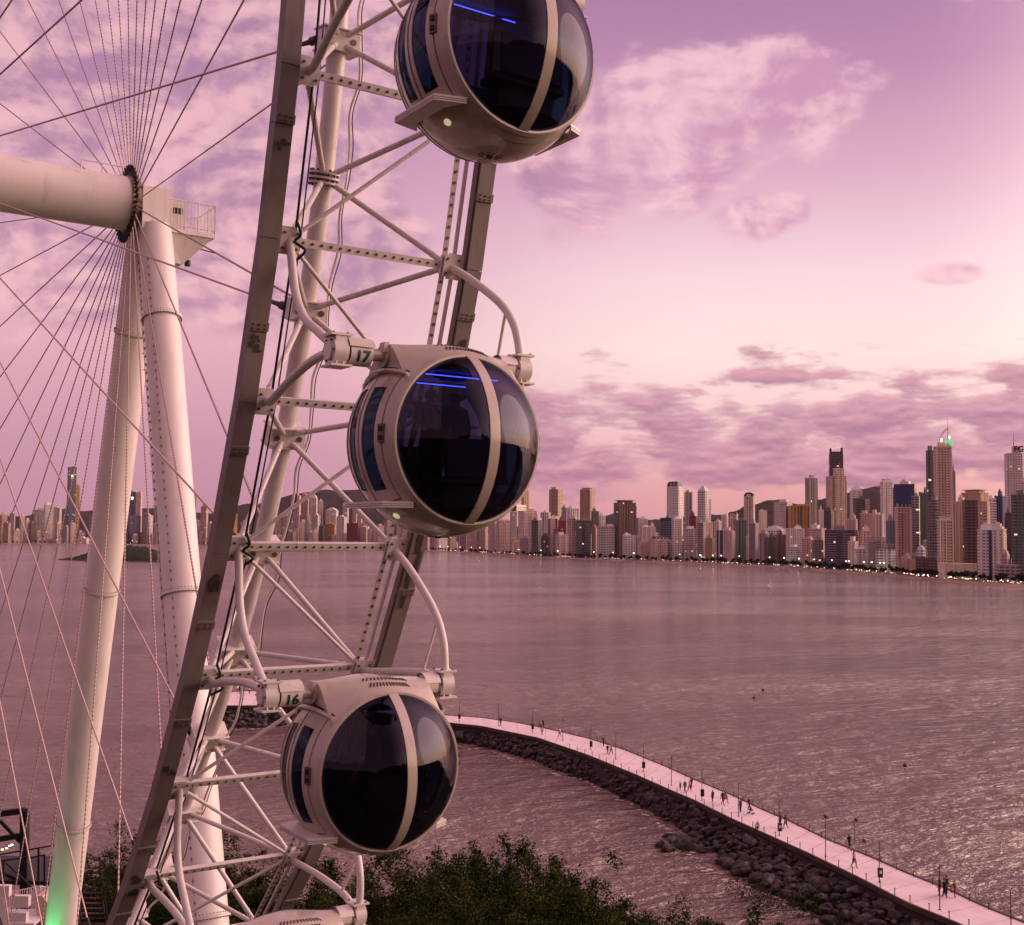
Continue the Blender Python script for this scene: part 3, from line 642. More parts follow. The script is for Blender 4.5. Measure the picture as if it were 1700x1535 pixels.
def text_mesh(body, size, cut=True):
    cu = bpy.data.curves.new('digits', 'FONT'); cu.body = body; cu.size = size; cu.align_x = 'CENTER'; cu.align_y = 'CENTER'; cu.extrude = .0; cu.offset = .012*size/.3; cu.resolution_u = 4
    o = bpy.data.objects.new('digits_tmp', cu); COL.objects.link(o); dg = bpy.context.evaluated_depsgraph_get(); me = bpy.data.meshes.new_from_object(o.evaluated_get(dg))
    bpy.data.objects.remove(o); bpy.data.curves.remove(cu)
    if cut:
        import bmesh
        bm = bmesh.new(); bm.from_mesh(me)
        for k in range(-8, 9): bmesh.ops.bisect_plane(bm, geom=bm.verts[:]+bm.edges[:]+bm.faces[:], plane_co=(0, k*size/16, 0), plane_no=(0, 1, 0))
        bm.to_mesh(me); bm.free()
    return me
PODS = {}
def cabin(idx, label, number, leds):
    a0 = PH-(1.5+2*idx)*D5; S = wp(a0, RB, 0)
    loc = W2w(S+Vector((0, .27, -1.11)))
    s = empty('gondola_cabin', loc, -(AL), label, 'gondola cabin', 'glass gondola cabins on the wheel rim')
    b = MB()                                     # shell: two hoops, roof and belly
    for k in (-1, 1): patch(b, *(sorted((k*XR, k*XG))), 0, 360, PR+.014, 3, 90)
    patch(b, -XR, XR, 40, 140, PR+.004, 8, 26); patch(b, -XR, XR, 222, 318, PR+.004, 8, 26)
    for k in (-1, 1): patch(b, *(sorted((k*(XG-.012), k*(XG+.03)))), 0, 360, PR+.026, 1, 90, 0, .05)
    b.build('cabin_shell', M['cream'], s)
    for c0, nm in ((180, 'door'), (0, 'door')):
        b = MB(); gap = 3
        for k in (-1, 1):
            patch(b, *(sorted((k*XD, k*(XR-.024)))), c0-41, c0+41, PR+.006, 2)
            patch(b, *(sorted((k*.015, k*.066))), c0-41, c0+41, PR+.006, 1)
            patch(b, *(sorted((k*.062, k*XD))), c0+33, c0+41, PR+.006, 3); patch(b, *(sorted((k*.062, k*XD))), c0-41, c0-31, PR+.006, 3)
        patch(b, -XR, XR, c0-42, c0-41, PR-.02, 4, None, 1); patch(b, -XR, XR, c0+41, c0+42, PR-.02, 4, None, 1)
        for k in (-1, 1): patch(b, *(sorted((k*(XR-.025), k*XR))), c0-40, c0+40, PR-.015, 1, None, 1)
        patch(b, -.016, .016, c0-39, c0+39, PR-.015, 1, None, 1)
        d_ = b.build('door', [M['cream'], M['seam']], s)
        b = MB()
        for k in (-1, 1): b.grid(lambda u, v: slabp(k*(.06+(XD-.055)*u), radians(c0-33+68*v), PR-.008), 5, 20, flip=(k > 0) != (c0 == 0) if True else False)
        b.outward(); b.build('door_glass', M['dglass'], d_)
        b = MB(); q = Vector(slabp(XR-.006, radians(c0), PR+.02)); n_ = q.normalized(); t_ = Vector((0, 0, 1)).cross(n_).normalized()
        A = (t_, n_, Vector((0, 0, 1))); b.box(q+Vector((0, 0, .03)), .10, .03, .24, A); b.box(q+n_*.02+Vector((0, 0, .09)), .05, .03, .06, A, 1); b.box(q+n_*.02-Vector((0, 0, .03)), .05, .03, .06, A, 1)
        b.build('door_handle', [M['steel'], M['black']], d_)
    for k in (-1, 1):                            # glass domes with one mullion each
        b = MB(); th0 = math.acos(XG+.02)
        def dome(u, v):
            th_ = th0*u; a = 2*pi*v; return (k*PR*cos(th_), PR*sin(th_)*cos(a), PR*sin(th_)*sin(a))
        b.grid(dome, 22, 72, flip=(k < 0)); b.outward(); dg_ = b.build('window_dome', M['glass'], s)
        b = MB()
        def mul(u, v, rr): 
            al = -th0+2*th0*v; w_ = (-.075+.15*u); c_ = sqrt(rr*rr-w_*w_); return (k*c_*cos(al), w_, c_*sin(al))
        b.grid(lambda u, v: mul(u, v, PR+.016), 2, 50, flip=(k > 0)); b.grid(lambda u, v: mul(u, v, PR-.02), 2, 50, flip=(k < 0))
        for uu in (0, 1): b.grid(lambda u, v: mul(uu, v, PR+.016-.036*u), 1, 50)
        b.build('mullion', M['cream'], s)
    # roof fairing carrying the axle
    b = MB(); y0, y1 = -.93, .83
    def fair(u, v):
        x = -.52+1.04*u; y = y0+(y1-y0)*v
        zs = sqrt(max(.2, PR*PR-x*x*PR*PR*.98-y*y))+.016
        zt = 1.27+.05*exp(-((y+.1)/.5)**2)-.04*max(0, y)
        f_ = exp(-(abs(x)/.33)**2.3); return (x*PR*.95, y, zs+(max(zt, zs)-zs)*f_)
    b.grid(fair, 36, 40, flip=True)
    for vv, fl in ((0, False), (1, True)):
        b.grid(lambda u, v: (lambda p, z0: (p[0], p[1]+(.05*(v) if vv == 0 else -.05*v)*0, p[2]+(z0-p[2])*v))(fair(u, vv), .80), 36, 4, flip=fl)
    f_ = b.build('roof_fairing', M['cream'], s)
    for row, (xx, n_, sp_) in enumerate(((.30, 13, .052), (.46, 13, .046))):   # fan of vent slots on both faces
        for k in (-1, 1):
            b = MB()
            for j in range(n_):
                dy = (j-(n_-1)/2)*sp_; x = k*(xx-.035*(dy/.3)**2); 
                p = Vector(fair((x/PR/.95+.52)/1.04, (dy+.05-y0)/(y1-y0))); q = Vector(fair(((x+k*.075)/PR/.95+.52)/1.04, (dy*1.18+.05-y0)/(y1-y0)))
                b.bar(p+Vector((0, 0, .004)), q+Vector((0, 0, .004)), .020, .010)
            b.build('vent_grille', M['seam'], f_)
    for sy, phc in ((-1, 138.5), (1, 41.5)):          # curved hood over each door
        b = MB(); patch(b, -.46, .46, phc-1.4, phc+.6, PR+.075, 10, 2, 0, .05); patch(b, -.44, .44, phc-3.2+(.0 if sy < 0 else 4.2), phc-2.3+(.0 if sy < 0 else 4.2), PR+.055, 10, 2, 1, .04)
        b.build('door_hood', [M['cream'], M['seam']], s)
    for sy in (-1, 1):                           # trapezoid boarding step
        b = MB(); zt, zb = -.84, -.92; o2 = 1.20 if sy < 0 else 1.04
        P = [(-.62, sy*.80), (-.35, sy*.955), (.35, sy*.955), (.62, sy*.80), (.50, sy*o2), (-.50, sy*o2)]
        vs = [(x, y, z) for z in (zt, zb) for x, y in P]; b.add(vs, [(0, 1, 2, 3, 4, 5), (11, 10, 9, 8, 7, 6)]+[(k, k+6, (k+1) % 6+6, (k+1) % 6) for k in range(6)])
        for t_ in (.03, .055): b.add([(x*1.004, y*1.003, zt-t_) for x, y in P]+[(x*1.004, y*1.003, zt-t_-.006) for x, y in P], [(k, k+6, k+7, k+1) for k in (3, 4)], 1)
        b.build('boarding_step', [M['white'], M['seam']], s)
    # axle: housings, bearing drums with painted number
    b = MB(); zc = 1.11; b.tube((0, -1.5, zc), (0, -.9, zc), .085, n=18); b.tube((0, .8, zc), (0, .95, zc), .085, n=18); b.tube((0, -.97, zc), (0, -.93, zc), .16, n=20); b.box((.05, -.96, zc+.1), .14, .07, .14); b.build('axle', M['cream'], s)
    b = MB(); b.tube((0, -1.50, zc), (0, -1.18, zc), .175, n=32); b.tube((0, -1.53, zc), (0, -1.50, zc), .165, n=32, mi=1)
    b.grid(lambda u, v: (.20*cos(radians(15+150*v)), -1.53+.37*u, zc+.19*sin(radians(15+150*v))+.01), 1, 16, 0)
    dr = b.build('bearing_drum', [M['white'], M['black']], s)
    if number:
        me = text_mesh(number, .215); vs = [v.co.copy() for v in me.vertices]; fs = [tuple(p.vertices) for p in me.polygons]; b = MB()
        b.add([(.180*cos(-.42+v.y/.180), -1.335+v.x, zc+.180*sin(-.42+v.y/.180)) for v in vs], fs); b.build('cabin_number', M['digit'], dr)
    b = MB(); b.tube((0, .86, zc), (0, 1.08, zc), .15, n=28); b.grid(lambda u, v: (.185*cos(radians(10+160*v)), .84+.26*u, zc+.175*sin(radians(10+160*v))+.01), 1, 16, 0); b.box((0, .98, zc-.17), .2, .16, .08, None, 1); b.build('bearing_drum', [M['white'], M['black']], s)
    # interior
    b = MB(); b.tube((0, 0, -.95), (0, 0, -.91), .85, n=40); 
    zf = -.91; b.grid(lambda u, v: (lambda t: ((PR-.022)*sin(t)*cos(2*pi*v), (PR-.022)*sin(t)*sin(2*pi*v), -(PR-.022)*cos(t)))(.02+(math.acos(.91/(PR-.022))-.02)*u), 8, 48, 0); b.build('cabin_floor', M['floor'], s)
    for k in (-1, 1):
        b = MB(); b.box((k*.66, 0, -.55), .36, 1.04, .08); b.box((k*.86, 0, -.26), .06, .9, .5); b.box((k*.60, 0, -.75), .25, .8, .32); b.build('bench_seat', M['seat'], s)
    b = MB(); b.tube((0, 0, .90), (0, 0, .93), .84, n=40); b.build('ceiling_panel', M['seat'], s)
    b = MB(); b.path([(k_*1.0, y_, .12) for k_, y_ in ((.80, -.75), (1.02, -.4), (1.1, 0), (1.02, .4), (.80, .75))], .017, 6); b.build('grab_rail', M['seat'], s)
    if leds:
        b = MB(); b.bar((.42, -.55, .86), (.42, .60, .86), .012, .010); b.bar((-.45, -.5, .86), (-.45, .62, .86), .012, .010); b.bar((.42, -.55, .86), (-.45, -.75, .86), .012, .010); b.build('led_strip', M['led'], s)
    b = MB()                                     # small marks under the belly
    q = Vector(slabp(.03, radians(266), PR+.006)); 
    for j in range(10):
        a = 2*pi*j/10; p = Vector(slabp(.03+.055*cos(a), radians(266)+.055*sin(a)*1.2, PR+.006)); p2 = Vector(slabp(.03+.105*cos(a), radians(266)+.105*sin(a)*1.2, PR+.006)); b.bar(p, p2, .014, .006, q)
    b.tube(q-q.normalized()*.01, q+q.normalized()*.012, .045, n=10); b.build('drain_vent', M['seam'], s)
    q = Vector(slabp(.12, radians(232), PR)); b = MB(); b.tube(q, q+q.normalized()*.02, .05, n=12); b.build('belly_highlight', emit('belly_highlight_glow', (1, .8, .5), .5), s)  # added glowing disc imitates the soft warm highlight reflected on the belly
    PODS[idx] = s; return s
cabin(-2, 'glass gondola cabin two places above the one marked 17, past the top edge', '19', True)
cabin(-1, 'highest gondola cabin, cut by the top edge, curved belly and blue light strips showing', None, True)
cabin(0, 'middle glass gondola cabin with drum marked 17 and blue light strips under its ceiling', '17', True)
cabin(1, 'lowest whole glass gondola cabin with drum marked 16 and no lights inside', '16', False)
cabin(2, 'gondola cabin at the bottom edge, only its roof fairing and far bearing showing', None, False)

# ================================================================== city across the bay
PAL = dict(white=(.78, .69, .64), pale=(.68, .56, .51), pink=(.62, .45, .40), beige=(.62, .45, .34), tan=(.48, .33, .24), grey=(.38, .32, .32), brown=(.17, .10, .075),
           dark=(.10, .08, .085), blue=(.14, .15, .23), navy=(.045, .06, .14), ochre=(.46, .26, .06), green=(.13, .17, .145), maroon=(.26, .035, .05), cream=(.76, .60, .48))
CITY = []
def tower(x0, x1, yt, row, col, style, roof='box', label=None, rot=None, extra=None):
    px = (x0+x1)/2; S = shoreY(px); off = {0: 75, 1: 135, 2: 210, 3: 320, 4: 480, 5: 720}[row]+R_.uniform(-12, 12)
    yy = S+off; base = gpt(px, yy, 1.7); w = (x1-x0)*yy/F*1.0
    top = aty(px, yt, yy).z; hgt = max(6, top-1.7)
    th_ = radians(rot if rot is not None else R_.choice((-32, -24, -15, 14, 22, 30)))-atan2(base.x, base.y)*1.0
    rho = R_.uniform(.6, .9); rr = abs(th_+atan2(base.x, base.y)); a = w/(cos(rr)+rho*sin(rr)); d = a*rho
    e = empty('apartment_tower' if hgt > 45 else 'apartment_block', base+Vector((0, 0, 0)), th_)
    CITY.append([e, px, yt, row, col, style, roof, label, x0, x1, hgt])
    far = yy > 2700
    c = Vector((0, d/2, hgt/2)); b = MB(); hb = hgt
    crown = roof
    if crown in ('mansard', 'arch', 'step', 'spire'): hb = hgt*(.93 if hgt > 60 else .86)
    b.box((0, d/2, hb/2), a, d, hb)
    if R_.random() < .5 and not far: b.box((a*.30, d/2, hb*.47), a*.44, d*1.10, hb*.94)     # a projecting wing
    wall = b.build('wall', M[style], e); wall.color = PAL[col]+(1,)
    jit = R_.uniform(.85, 1.15); wall.color = tuple(min(.8, v*jit) for v in PAL[col])+(1,)
    sc_ = tuple(min(.8, v*1.18+.03) for v in PAL[col])+(1,) if style != 'curtain' else (.32, .26, .27, 1)
    nf = int(hb/3.05)
    if not far and style in ('wide', 'grid', 'curtain', 'stripe'):
        bays = [(-a*.28, a*.34, 0), (a*.26, a*.3, 0)] if style in ('wide', 'curtain') else [(R_.choice((-1, 1))*a*.2, a*.28, 0)]
        if style == 'wide' and R_.random() < .45: bays = [(0, a*1.0, 0)]
        for cx_, wd, _ in bays:                        # balcony stack: slab and parapet on every floor
            b = MB()
            for k in range(1, nf): b.box((cx_, -.62, k*3.05-.35), wd, 1.25, 1.0)
            q = b.build('balcony_stack', M['slab'], e); q.color = sc_
        for sx in (-1, 1):
            if R_.random() < .6:
                b = MB()
                for k in range(1, nf): b.box((sx*(a/2+.5), d*.45, k*3.05-.35), 1.0, d*.5, .95)
                q = b.build('balcony_stack', M['slab'], e); q.color = sc_
    if not far and style in ('stripe', 'blank', 'grid') and R_.random() < .75:
        for k_ in (-.5, .5) if R_.random() < .5 else (-.5, -.02, .5):
            b = MB(); b.box((k_*a*.94, -.35, hb/2), 1.1, .9, hb+1.2); q = b.build('facade_pier', M['slab'], e); q.color = sc_
    if not far and hgt > 40 and R_.random() < .8:
        b = MB(); b.box((0, d/2, hb+.5), a+.9, d+.9, 1.0); q = b.build('roof_parapet', M['slab'], e); q.color = sc_
    if crown == 'box':
        rw = R_.uniform(.3, .6)*a; rx = R_.uniform(-.2, .2)*a; rh = R_.uniform(3, 6.5) if hgt > 30 else 2.8
        b = MB(); b.box((rx, d/2, hb+rh/2-.2), rw, d*.55, rh); q = b.build('roof_house', M['slab'], e); q.color = sc_
        if R_.random() < .5: b = MB(); b.box((rx-rw*.1, d/2, hb+rh+1), rw*.4, d*.25, 2.4); q = b.build('water_tank_room', M['slab'], e); q.color = wall.color
    elif crown == 'slabtop':
        b = MB(); b.box((0, d/2, hb+1.6), a*.7, d*.7, 3.6); b.box((0, d/2, hb+4), a*.95, d*.95, .8); q = b.build('roof_house', M['slab'], e); q.color = sc_
    elif crown in ('mansard', 'step', 'arch'):
        b = MB(); hh = hgt-hb
        if crown == 'mansard':
            vs = [(sx*a/2*k, d/2+sy*d/2*k, hb+z_) for k, z_ in ((1.03, 0), (.74, hh)) for sx, sy in ((-1, -1), (1, -1), (1, 1), (-1, 1))]
            b.add(vs, [(0, 1, 5, 4), (1, 2, 6, 5), (2, 3, 7, 6), (3, 0, 4, 7), (4, 5, 6, 7)]); q = b.build('mansard_roof', M['navyroof'], e)
            b = MB()
            for k in (-.42, -.14, .14, .42): b.box((k*a, -.4, hb+hh*.35), a*.07, 1.2, hh*.75)
            q = b.build('roof_dormer', M['slab'], e); q.color = (.6, .5, .46, 1)
        elif crown == 'arch':
            pr = [(-.5, 0), (-.47, .5), (-.33, .85), (-.12, 1), (.12, 1), (.33, .85), (.47, .5), (.5, 0)]
            vs = [(x*a*1.02, y_, hb+z_*hh) for y_ in (-.3, d+.3) for x, z_ in pr]; n_ = len(pr)
            b.add(vs, [(i, i+1, i+1+n_, i+n_) for i in range(n_-1)]+[tuple(range(n_-1, -1, -1)), tuple(range(n_, 2*n_))]); b.build('arched_roof', M['navyroof'], e)
            b = MB(); b.box((0, -.6, hb+hh*.28), a*.5, .6, hh*.55); q = b.build('roof_gable', M['slab'], e); q.color = wall.color
        else:
            for k, (f_, z_) in enumerate(((.78, .45), (.5, .8), (.24, 1.0))): b.box((0, d/2, hb+hh*z_/2), a*f_, d*f_, hh*z_)
            q = b.build('stepped_roof', M['slab'], e); q.color = sc_
    if roof == 'spire':
        b = MB(); b.box((0, d/2, hb+(hgt-hb)*.2), a*.5, d*.5, (hgt-hb)*.4); b.tube((0, d/2, hb), (0, d/2, hgt), a*.10, a*.02, n=8); q = b.build('roof_spire', M['slab'], e); q.color = sc_
    if R_.random() < .3 and hgt > 50:
        b = MB(); b.tube((a*.1, d/2, hb), (a*.1, d/2, hb+R_.uniform(8, 13)), .18, n=5); b.build('antenna', M['steel'], e)
    if extra: extra(e, a, d, hb, hgt, wall)
    return e
def xsign(body, col, size, dx=0., dz=2.):
    def fn(e, a, d, hb, hgt, wall):
        me = text_mesh(body, size, False); b = MB(); b.add([(dx*a+v.co.x, -1.0, hb+dz+v.co.y) for v in me.vertices], [tuple(p.vertices) for p in me.polygons]); b.build('roof_sign', col, e)
    return fn
def xcolour(fr, col, mat_='slab', x0=-.5, x1=.5, ztop=1., zbot=0., name='facade_panel', proud=.5):
    def fn(e, a, d, hb, hgt, wall):
        b = MB(); b.box(((x0+x1)/2*a, -proud/2-.02, hb*(ztop+zbot)/2), (x1-x0)*a, proud, hb*(ztop-zbot)); q = b.build(name, M[mat_], e); q.color = tuple(col)+(1,)
    return fn
def multi(*fs):
    def fn(*a): [f(*a) for f in fs]
    return fn
def xstripes(n, col, w_=.06, proud=.7):
    def fn(e, a, d, hb, hgt, wall):
        for k in range(n):
            b = MB(); b.box(((k+.5)/n*a-a/2, -proud/2-.02, hb/2), w_*a, proud, hb+.6); q = b.build('facade_stripe', M['slab'], e); q.color = tuple(col)+(1,)
    return fn
def xspireFG(e, a, d, hb, hgt, wall):
    b = MB(); b.box((a*.1, d/2, hb+2.6), a*.72, d*.7, 5.6); q = b.build('roof_house', M['slab'], e); q.color = wall.color
    b = MB(); pts = [(a*(-.22+.62*t), d/2, hb+5+(16.5*sin(t*pi*.5)**.75)) for t in [k/12 for k in range(13)]]; b.path(pts, .55, 8); b.build('roof_arch', M['slab'], e).color = (.55, .42, .42, 1)
    b = MB(); b.tube((a*.36, d/2, hb+5), (a*.36, d/2, hb+34), .55, .12, n=8); b.build('antenna', M['steel'], e)
    for p in ((-a*.16, -1, hb+8), (a*.34, -1, hb+11)):
        b = MB(); b.box(p, 1.5, .8, 3.0); b.build('roof_floodlight', M['lampo'], e)
    me = text_mesh('FG', 7.2, False); b = MB(); b.add([(a*.33+v.co.x*1.05, -1.2, hb+5.1+v.co.y) for v in me.vertices], [tuple(p.vertices) for p in me.polygons]); b.build('roof_sign', M['green'], e)
def xdarkband(e, a, d, hb, hgt, wall):
    b = MB(); b.box((0, d/2, hb*.985-2), a*1.015, d*1.015, 8); b.build('top_storey', M['navyroof'], e)
def xprongs(e, a, d, hb, hgt, wall):
    b = MB()
    for sx, h_ in ((-.42, 9), (.42, 10)): b.box((sx*a, d*.3, hb+h_/2), a*.14, d*.4, h_)
    b.build('unfinished_core', M['dsteel'], e)
    b = MB(); b.box((0, d/2, hb+1.5), a*.7, d*.7, 3)
    for k in (-.3, -.1, .15, .33): b.tube((k*a, d*.3, hb+2), (k*a, d*.3, hb+6), .3, n=5)
    b.build('scaffold', M['dsteel'], e)
    b = MB(); b.tube((a*.42, d*.2, hb+9), (a*.42, d*.2, hb+14), .25, n=5); b.build('antenna', M['steel'], e)
def xlights(e, a, d, hb, hgt, wall):
    b = MB(); b.box((-a*.1, -1, hb*.885), a*.32, 1, 4.2); b.box((-a*.1, -1, hb*.855), a*.25, 1, 2.0); b.build('lit_panel', M['lampo'], e)
T = tower
# --- far left group
T(1, 12, 854, 2, 'tan', 'grid'); T(14, 23, 852, 3, 'pale', 'grid', 'box'); T(33, 42, 853, 2, 'beige', 'grid', 'step'); T(42, 49, 863, 1, 'pale', 'grid'); T(3, 15, 868, 0, 'tan', 'wide'); T(22, 34, 880, 0, 'pink', 'grid')
T(57, 72, 846, 3, 'grey', 'stripe', 'box', 'dark slab tower with ragged top left of the tall white pair near the island'); T(73, 88, 833, 2, 'white', 'grid', 'step', 'tallest white tower of the group left of the dark glass skyscraper, rounded step on top'); T(86, 99, 842, 1, 'pale', 'wide', 'box', 'white tower with shaded left side leaning against the tallest white one, near the island')
T(93, 103, 869, 0, 'beige', 'wide'); T(50, 60, 868, 1, 'brown', 'grid'); T(103, 112, 874, 1, 'grey', 'grid'); T(117, 126, 868, 1, 'pink', 'blank', 'box', 'small blank pink block at the foot of the dark glass skyscraper')
T(111, 125, 775, 2, 'navy', 'curtain', 'box', 'tallest dark glass skyscraper on the left, white lights near its top, behind the spoke cables', 20, multi(xlights)); T(123, 131, 806, 3, 'ochre', 'stripe', 'box', 'golden glass tower standing just right of the tallest dark glass skyscraper')
T(58, 92, 895, 0, 'grey', 'wide'); T(126, 146, 893, 0, 'pale', 'blank'); T(150, 163, 856, 2, 'tan', 'grid'); T(165, 178, 862, 2, 'pink', 'grid'); T(180, 196, 866, 1, 'grey', 'grid'); T(196, 212, 858, 2, 'tan', 'grid')
T(213, 224, 816, 2, 'navy', 'curtain', 'box', 'dark glass tower with white lights on top, seen between the two support legs', 10, xlights); T(222, 233, 817, 3, 'pink', 'blank', 'box', 'flat pink tower touching the dark glass tower between the support legs'); T(214, 234, 856, 1, 'blue', 'stripe'); T(234, 246, 852, 1, 'grey', 'grid', 'slabtop'); T(244, 255, 855, 2, 'white', 'blank'); T(256, 268, 868, 1, 'tan', 'grid'); T(270, 300, 872, 1, 'grey', 'grid')
T(316, 326, 818, 3, 'tan', 'stripe', 'box', 'thin dark brown tower right beside the right support leg'); T(331, 343, 836, 2, 'beige', 'wide', 'step', 'golden banded tower just right of the right support leg'); T(322, 333, 864, 1, 'grey', 'grid'); T(342, 352, 868, 1, 'pale', 'grid'); T(355, 370, 872, 1, 'tan', 'grid'); T(385, 395, 853, 2, 'ochre', 'grid'); T(398, 412, 866, 1, 'pink', 'grid'); T(300, 318, 883, 0, 'grey', 'grid')
# --- group seen through the rim truss
T(430, 444, 868, 1, 'pink', 'grid'); T(444, 458, 876, 1, 'grey', 'grid'); T(455, 468, 862, 2, 'tan', 'grid'); T(468, 480, 856, 1, 'beige', 'wide', 'box', 'orange lit block at the left of the cluster seen through the rim truss')
T(477, 490, 843, 3, 'grey', 'stripe', 'box'); T(487, 497, 822, 3, 'pink', 'stripe', 'box', 'left tower of the joined pink trio seen through the rim truss'); T(499, 511, 821, 3, 'pink', 'stripe', 'box', 'middle tower of the joined pink trio seen through the rim truss'); T(512, 525, 820, 3, 'cream', 'stripe', 'step', 'right, brightest tower of the joined pink trio seen through the rim truss')
T(494, 512, 855, 2, 'tan', 'wide', 'slabtop'); T(497, 508, 866, 1, 'pink', 'grid'); T(507, 518, 866, 1, 'grey', 'grid'); T(516, 529, 855, 1, 'white', 'wide'); T(527, 537, 826, 3, 'pale', 'stripe', 'spire', 'slim pale tower with a thin spire right of the joined pink trio'); T(538, 559, 842, 3, 'cream', 'wide', 'step', 'broad white tower with pointed stepped crown in front of the hill'); T(528, 537, 872, 0, 'dark', 'grid')
T(537, 556, 870, 1, 'ochre', 'grid', 'box', 'yellow fronted block under the broad tower with pointed crown'); T(556, 573, 857, 1, 'white', 'stripe', 'box'); T(566, 577, 830, 3, 'white', 'stripe', 'spire', 'slim white tower with pointed cap behind the middle cabin step'); T(572, 597, 868, 0, 'maroon', 'grid', 'box', 'dark maroon block on the waterfront left of the middle cabin belly'); T(583, 592, 846, 3, 'beige', 'grid'); T(591, 600, 856, 3, 'pale', 'grid'); T(596, 609, 872, 1, 'cream', 'wide', 'step'); T(611, 627, 879, 1, 'beige', 'grid'); T(464, 490, 882, 0, 'grey', 'wide'); T(600, 612, 862, 2, 'pink', 'grid'); T(626, 640, 872, 1, 'pink', 'grid'); T(640, 655, 866, 2, 'grey', 'wide'); T(655, 668, 862, 2, 'pale', 'stripe'); T(668, 682, 870, 1, 'pink', 'grid'); T(684, 698, 862, 1, 'tan', 'grid')
# --- under and right of the middle cabin
T(696, 712, 872, 1, 'pink', 'wide'); T(712, 727, 868, 1, 'grey', 'grid'); T(727, 745, 884, 0, 'white', 'blank'); T(745, 760, 866, 2, 'tan', 'stripe'); T(760, 777, 872, 1, 'grey', 'wide'); T(776, 793, 880, 0, 'pink', 'grid'); T(793, 808, 874, 1, 'pink', 'stripe'); T(809, 826, 868, 1, 'pale', 'grid'); T(826, 849, 864, 0, 'pink', 'wide', 'box', 'wide pink block with close balconies below the right side of the middle cabin'); T(848, 859, 850, 2, 'grey', 'grid')
T(867, 880, 806, 4, 'beige', 'stripe', 'spire', 'golden stepped tower half hidden by the right edge of the middle cabin'); T(865, 896, 848, 1, 'cream', 'grid', 'slabtop', 'pale pink block with flat overhanging roof just right of the middle cabin'); T(880, 896, 864, 0, 'green', 'wide', 'box'); T(861, 880, 889, 0, 'grey', 'grid', 'step')
T(907, 930, 812, 4, 'tan', 'wide', 'box', 'pinkish brown tower with dark balcony column standing alone behind, left one of two'); T(895, 912, 851, 2, 'white', 'stripe'); T(911, 936, 856, 3, 'cream', 'grid', 'step'); T(930, 942, 843, 4, 'grey', 'grid'); T(943, 964, 838, 3, 'white', 'stripe', 'step', 'white twin topped block just left of the brown roofed tall tower'); T(959, 983, 813, 3, 'tan', 'stripe', 'slabtop', 'tall brown tower with lit roof edge, right one of the two standing alone behind')
T(909, 926, 861, 1, 'cream', 'grid', 'box', 'cream block framed by dark red vertical stripes', 10, multi(xcolour(0, (.20, .02, .035), x0=-.5, x1=-.30, proud=.9), xcolour(0, (.20, .02, .035), x0=.30, x1=.5, proud=.9))); T(928, 941, 864, 1, 'maroon', 'grid', 'box', 'narrow dark red tower beside the cream one with red stripes'); T(940, 957, 861, 1, 'pink', 'grid', 'box', None, -10, xcolour(0, (.20, .02, .035), x0=.1, x1=.4, proud=.9))
T(955, 983, 864, 0, 'green', 'curtain', 'box', 'glassy green waterfront block with white floor lines left of the dark tower'); T(925, 947, 888, 0, 'pink', 'grid'); T(897, 913, 890, 0, 'dark', 'grid'); T(983, 996, 849, 3, 'dark', 'stripe', 'box', 'dark thin tower left of the white banded waterfront block'); T(996, 1006, 856, 3, 'pale', 'grid'); T(981, 990, 876, 1, 'tan', 'blank'); T(989, 1023, 874, 0, 'white', 'wide', 'box', 'broad white waterfront block with continuous balconies left of the gold striped brown tower')
T(1023, 1060, 834, 1, 'brown', 'stripe', 'slabtop', 'big brown tower with gold vertical stripes on the waterfront', 24, xstripes(5, (.30, .19, .07), .035)); T(1060, 1076, 857, 2, 'white', 'grid', 'step'); T(1064, 1083, 871, 1, 'pale', 'grid', 'step'); T(1036, 1058, 889, 0, 'white', 'wide', 'box', 'low white block standing before the big brown gold striped tower'); T(1062, 1083, 899, 0, 'pink', 'grid', 'box'); T(1084, 1112, 890, 0, 'pink', 'grid', 'mansard', 'grey fronted low block with sloping dark roof left of the blue grey tower'); T(1076, 1090, 874, 2, 'cream', 'grid')
# --- middle right
T(1103, 1130, 799, 3, 'white', 'grid', 'mansard', 'tall white tower with dark sloping crown and white dormers'); T(1095, 1117, 860, 1, 'blue', 'wide', 'box', 'blue grey block with dark top storey in front of the dark crowned white tower', -12, xdarkband); T(1117, 1134, 862, 1, 'white', 'grid'); T(1137, 1150, 816, 4, 'grey', 'stripe', 'box', 'slim grey brown tower between the two tallest white ones'); T(1143, 1156, 856, 3, 'maroon', 'wide'); T(1155, 1174, 806, 3, 'white', 'wide', 'step', 'tall white balcony tower with round lamp like cap, right of the dark crowned one'); T(1173, 1181, 829, 4, 'white', 'grid', 'box'); T(1137, 1157, 878, 1, 'pale', 'wide'); T(1156, 1169, 868, 1, 'grey', 'wide'); T(1168, 1186, 867, 2, 'cream', 'blank', 'box', 'plain windowless pale wall block under the lamp capped white tower'); T(1168, 1186, 893, 0, 'tan', 'grid'); T(1184, 1196, 866, 3, 'pale', 'grid'); T(1186, 1217, 880, 0, 'pink', 'blank', 'box', 'waterfront block with blue glass and white fins on its left half', -15, multi(xcolour(0, (.03, .05, .12), 'curtain', -.5, -.02), xcolour(0, (.7, .6, .6), x0=-.30, x1=-.25, proud=1.1))); T(1208, 1224, 849, 3, 'pink', 'grid', 'arch', 'pink tower with rounded top in front of the middle hill'); T(1196, 1209, 856, 4, 'pale', 'grid'); T(1216, 1226, 872, 2, 'beige', 'blank')
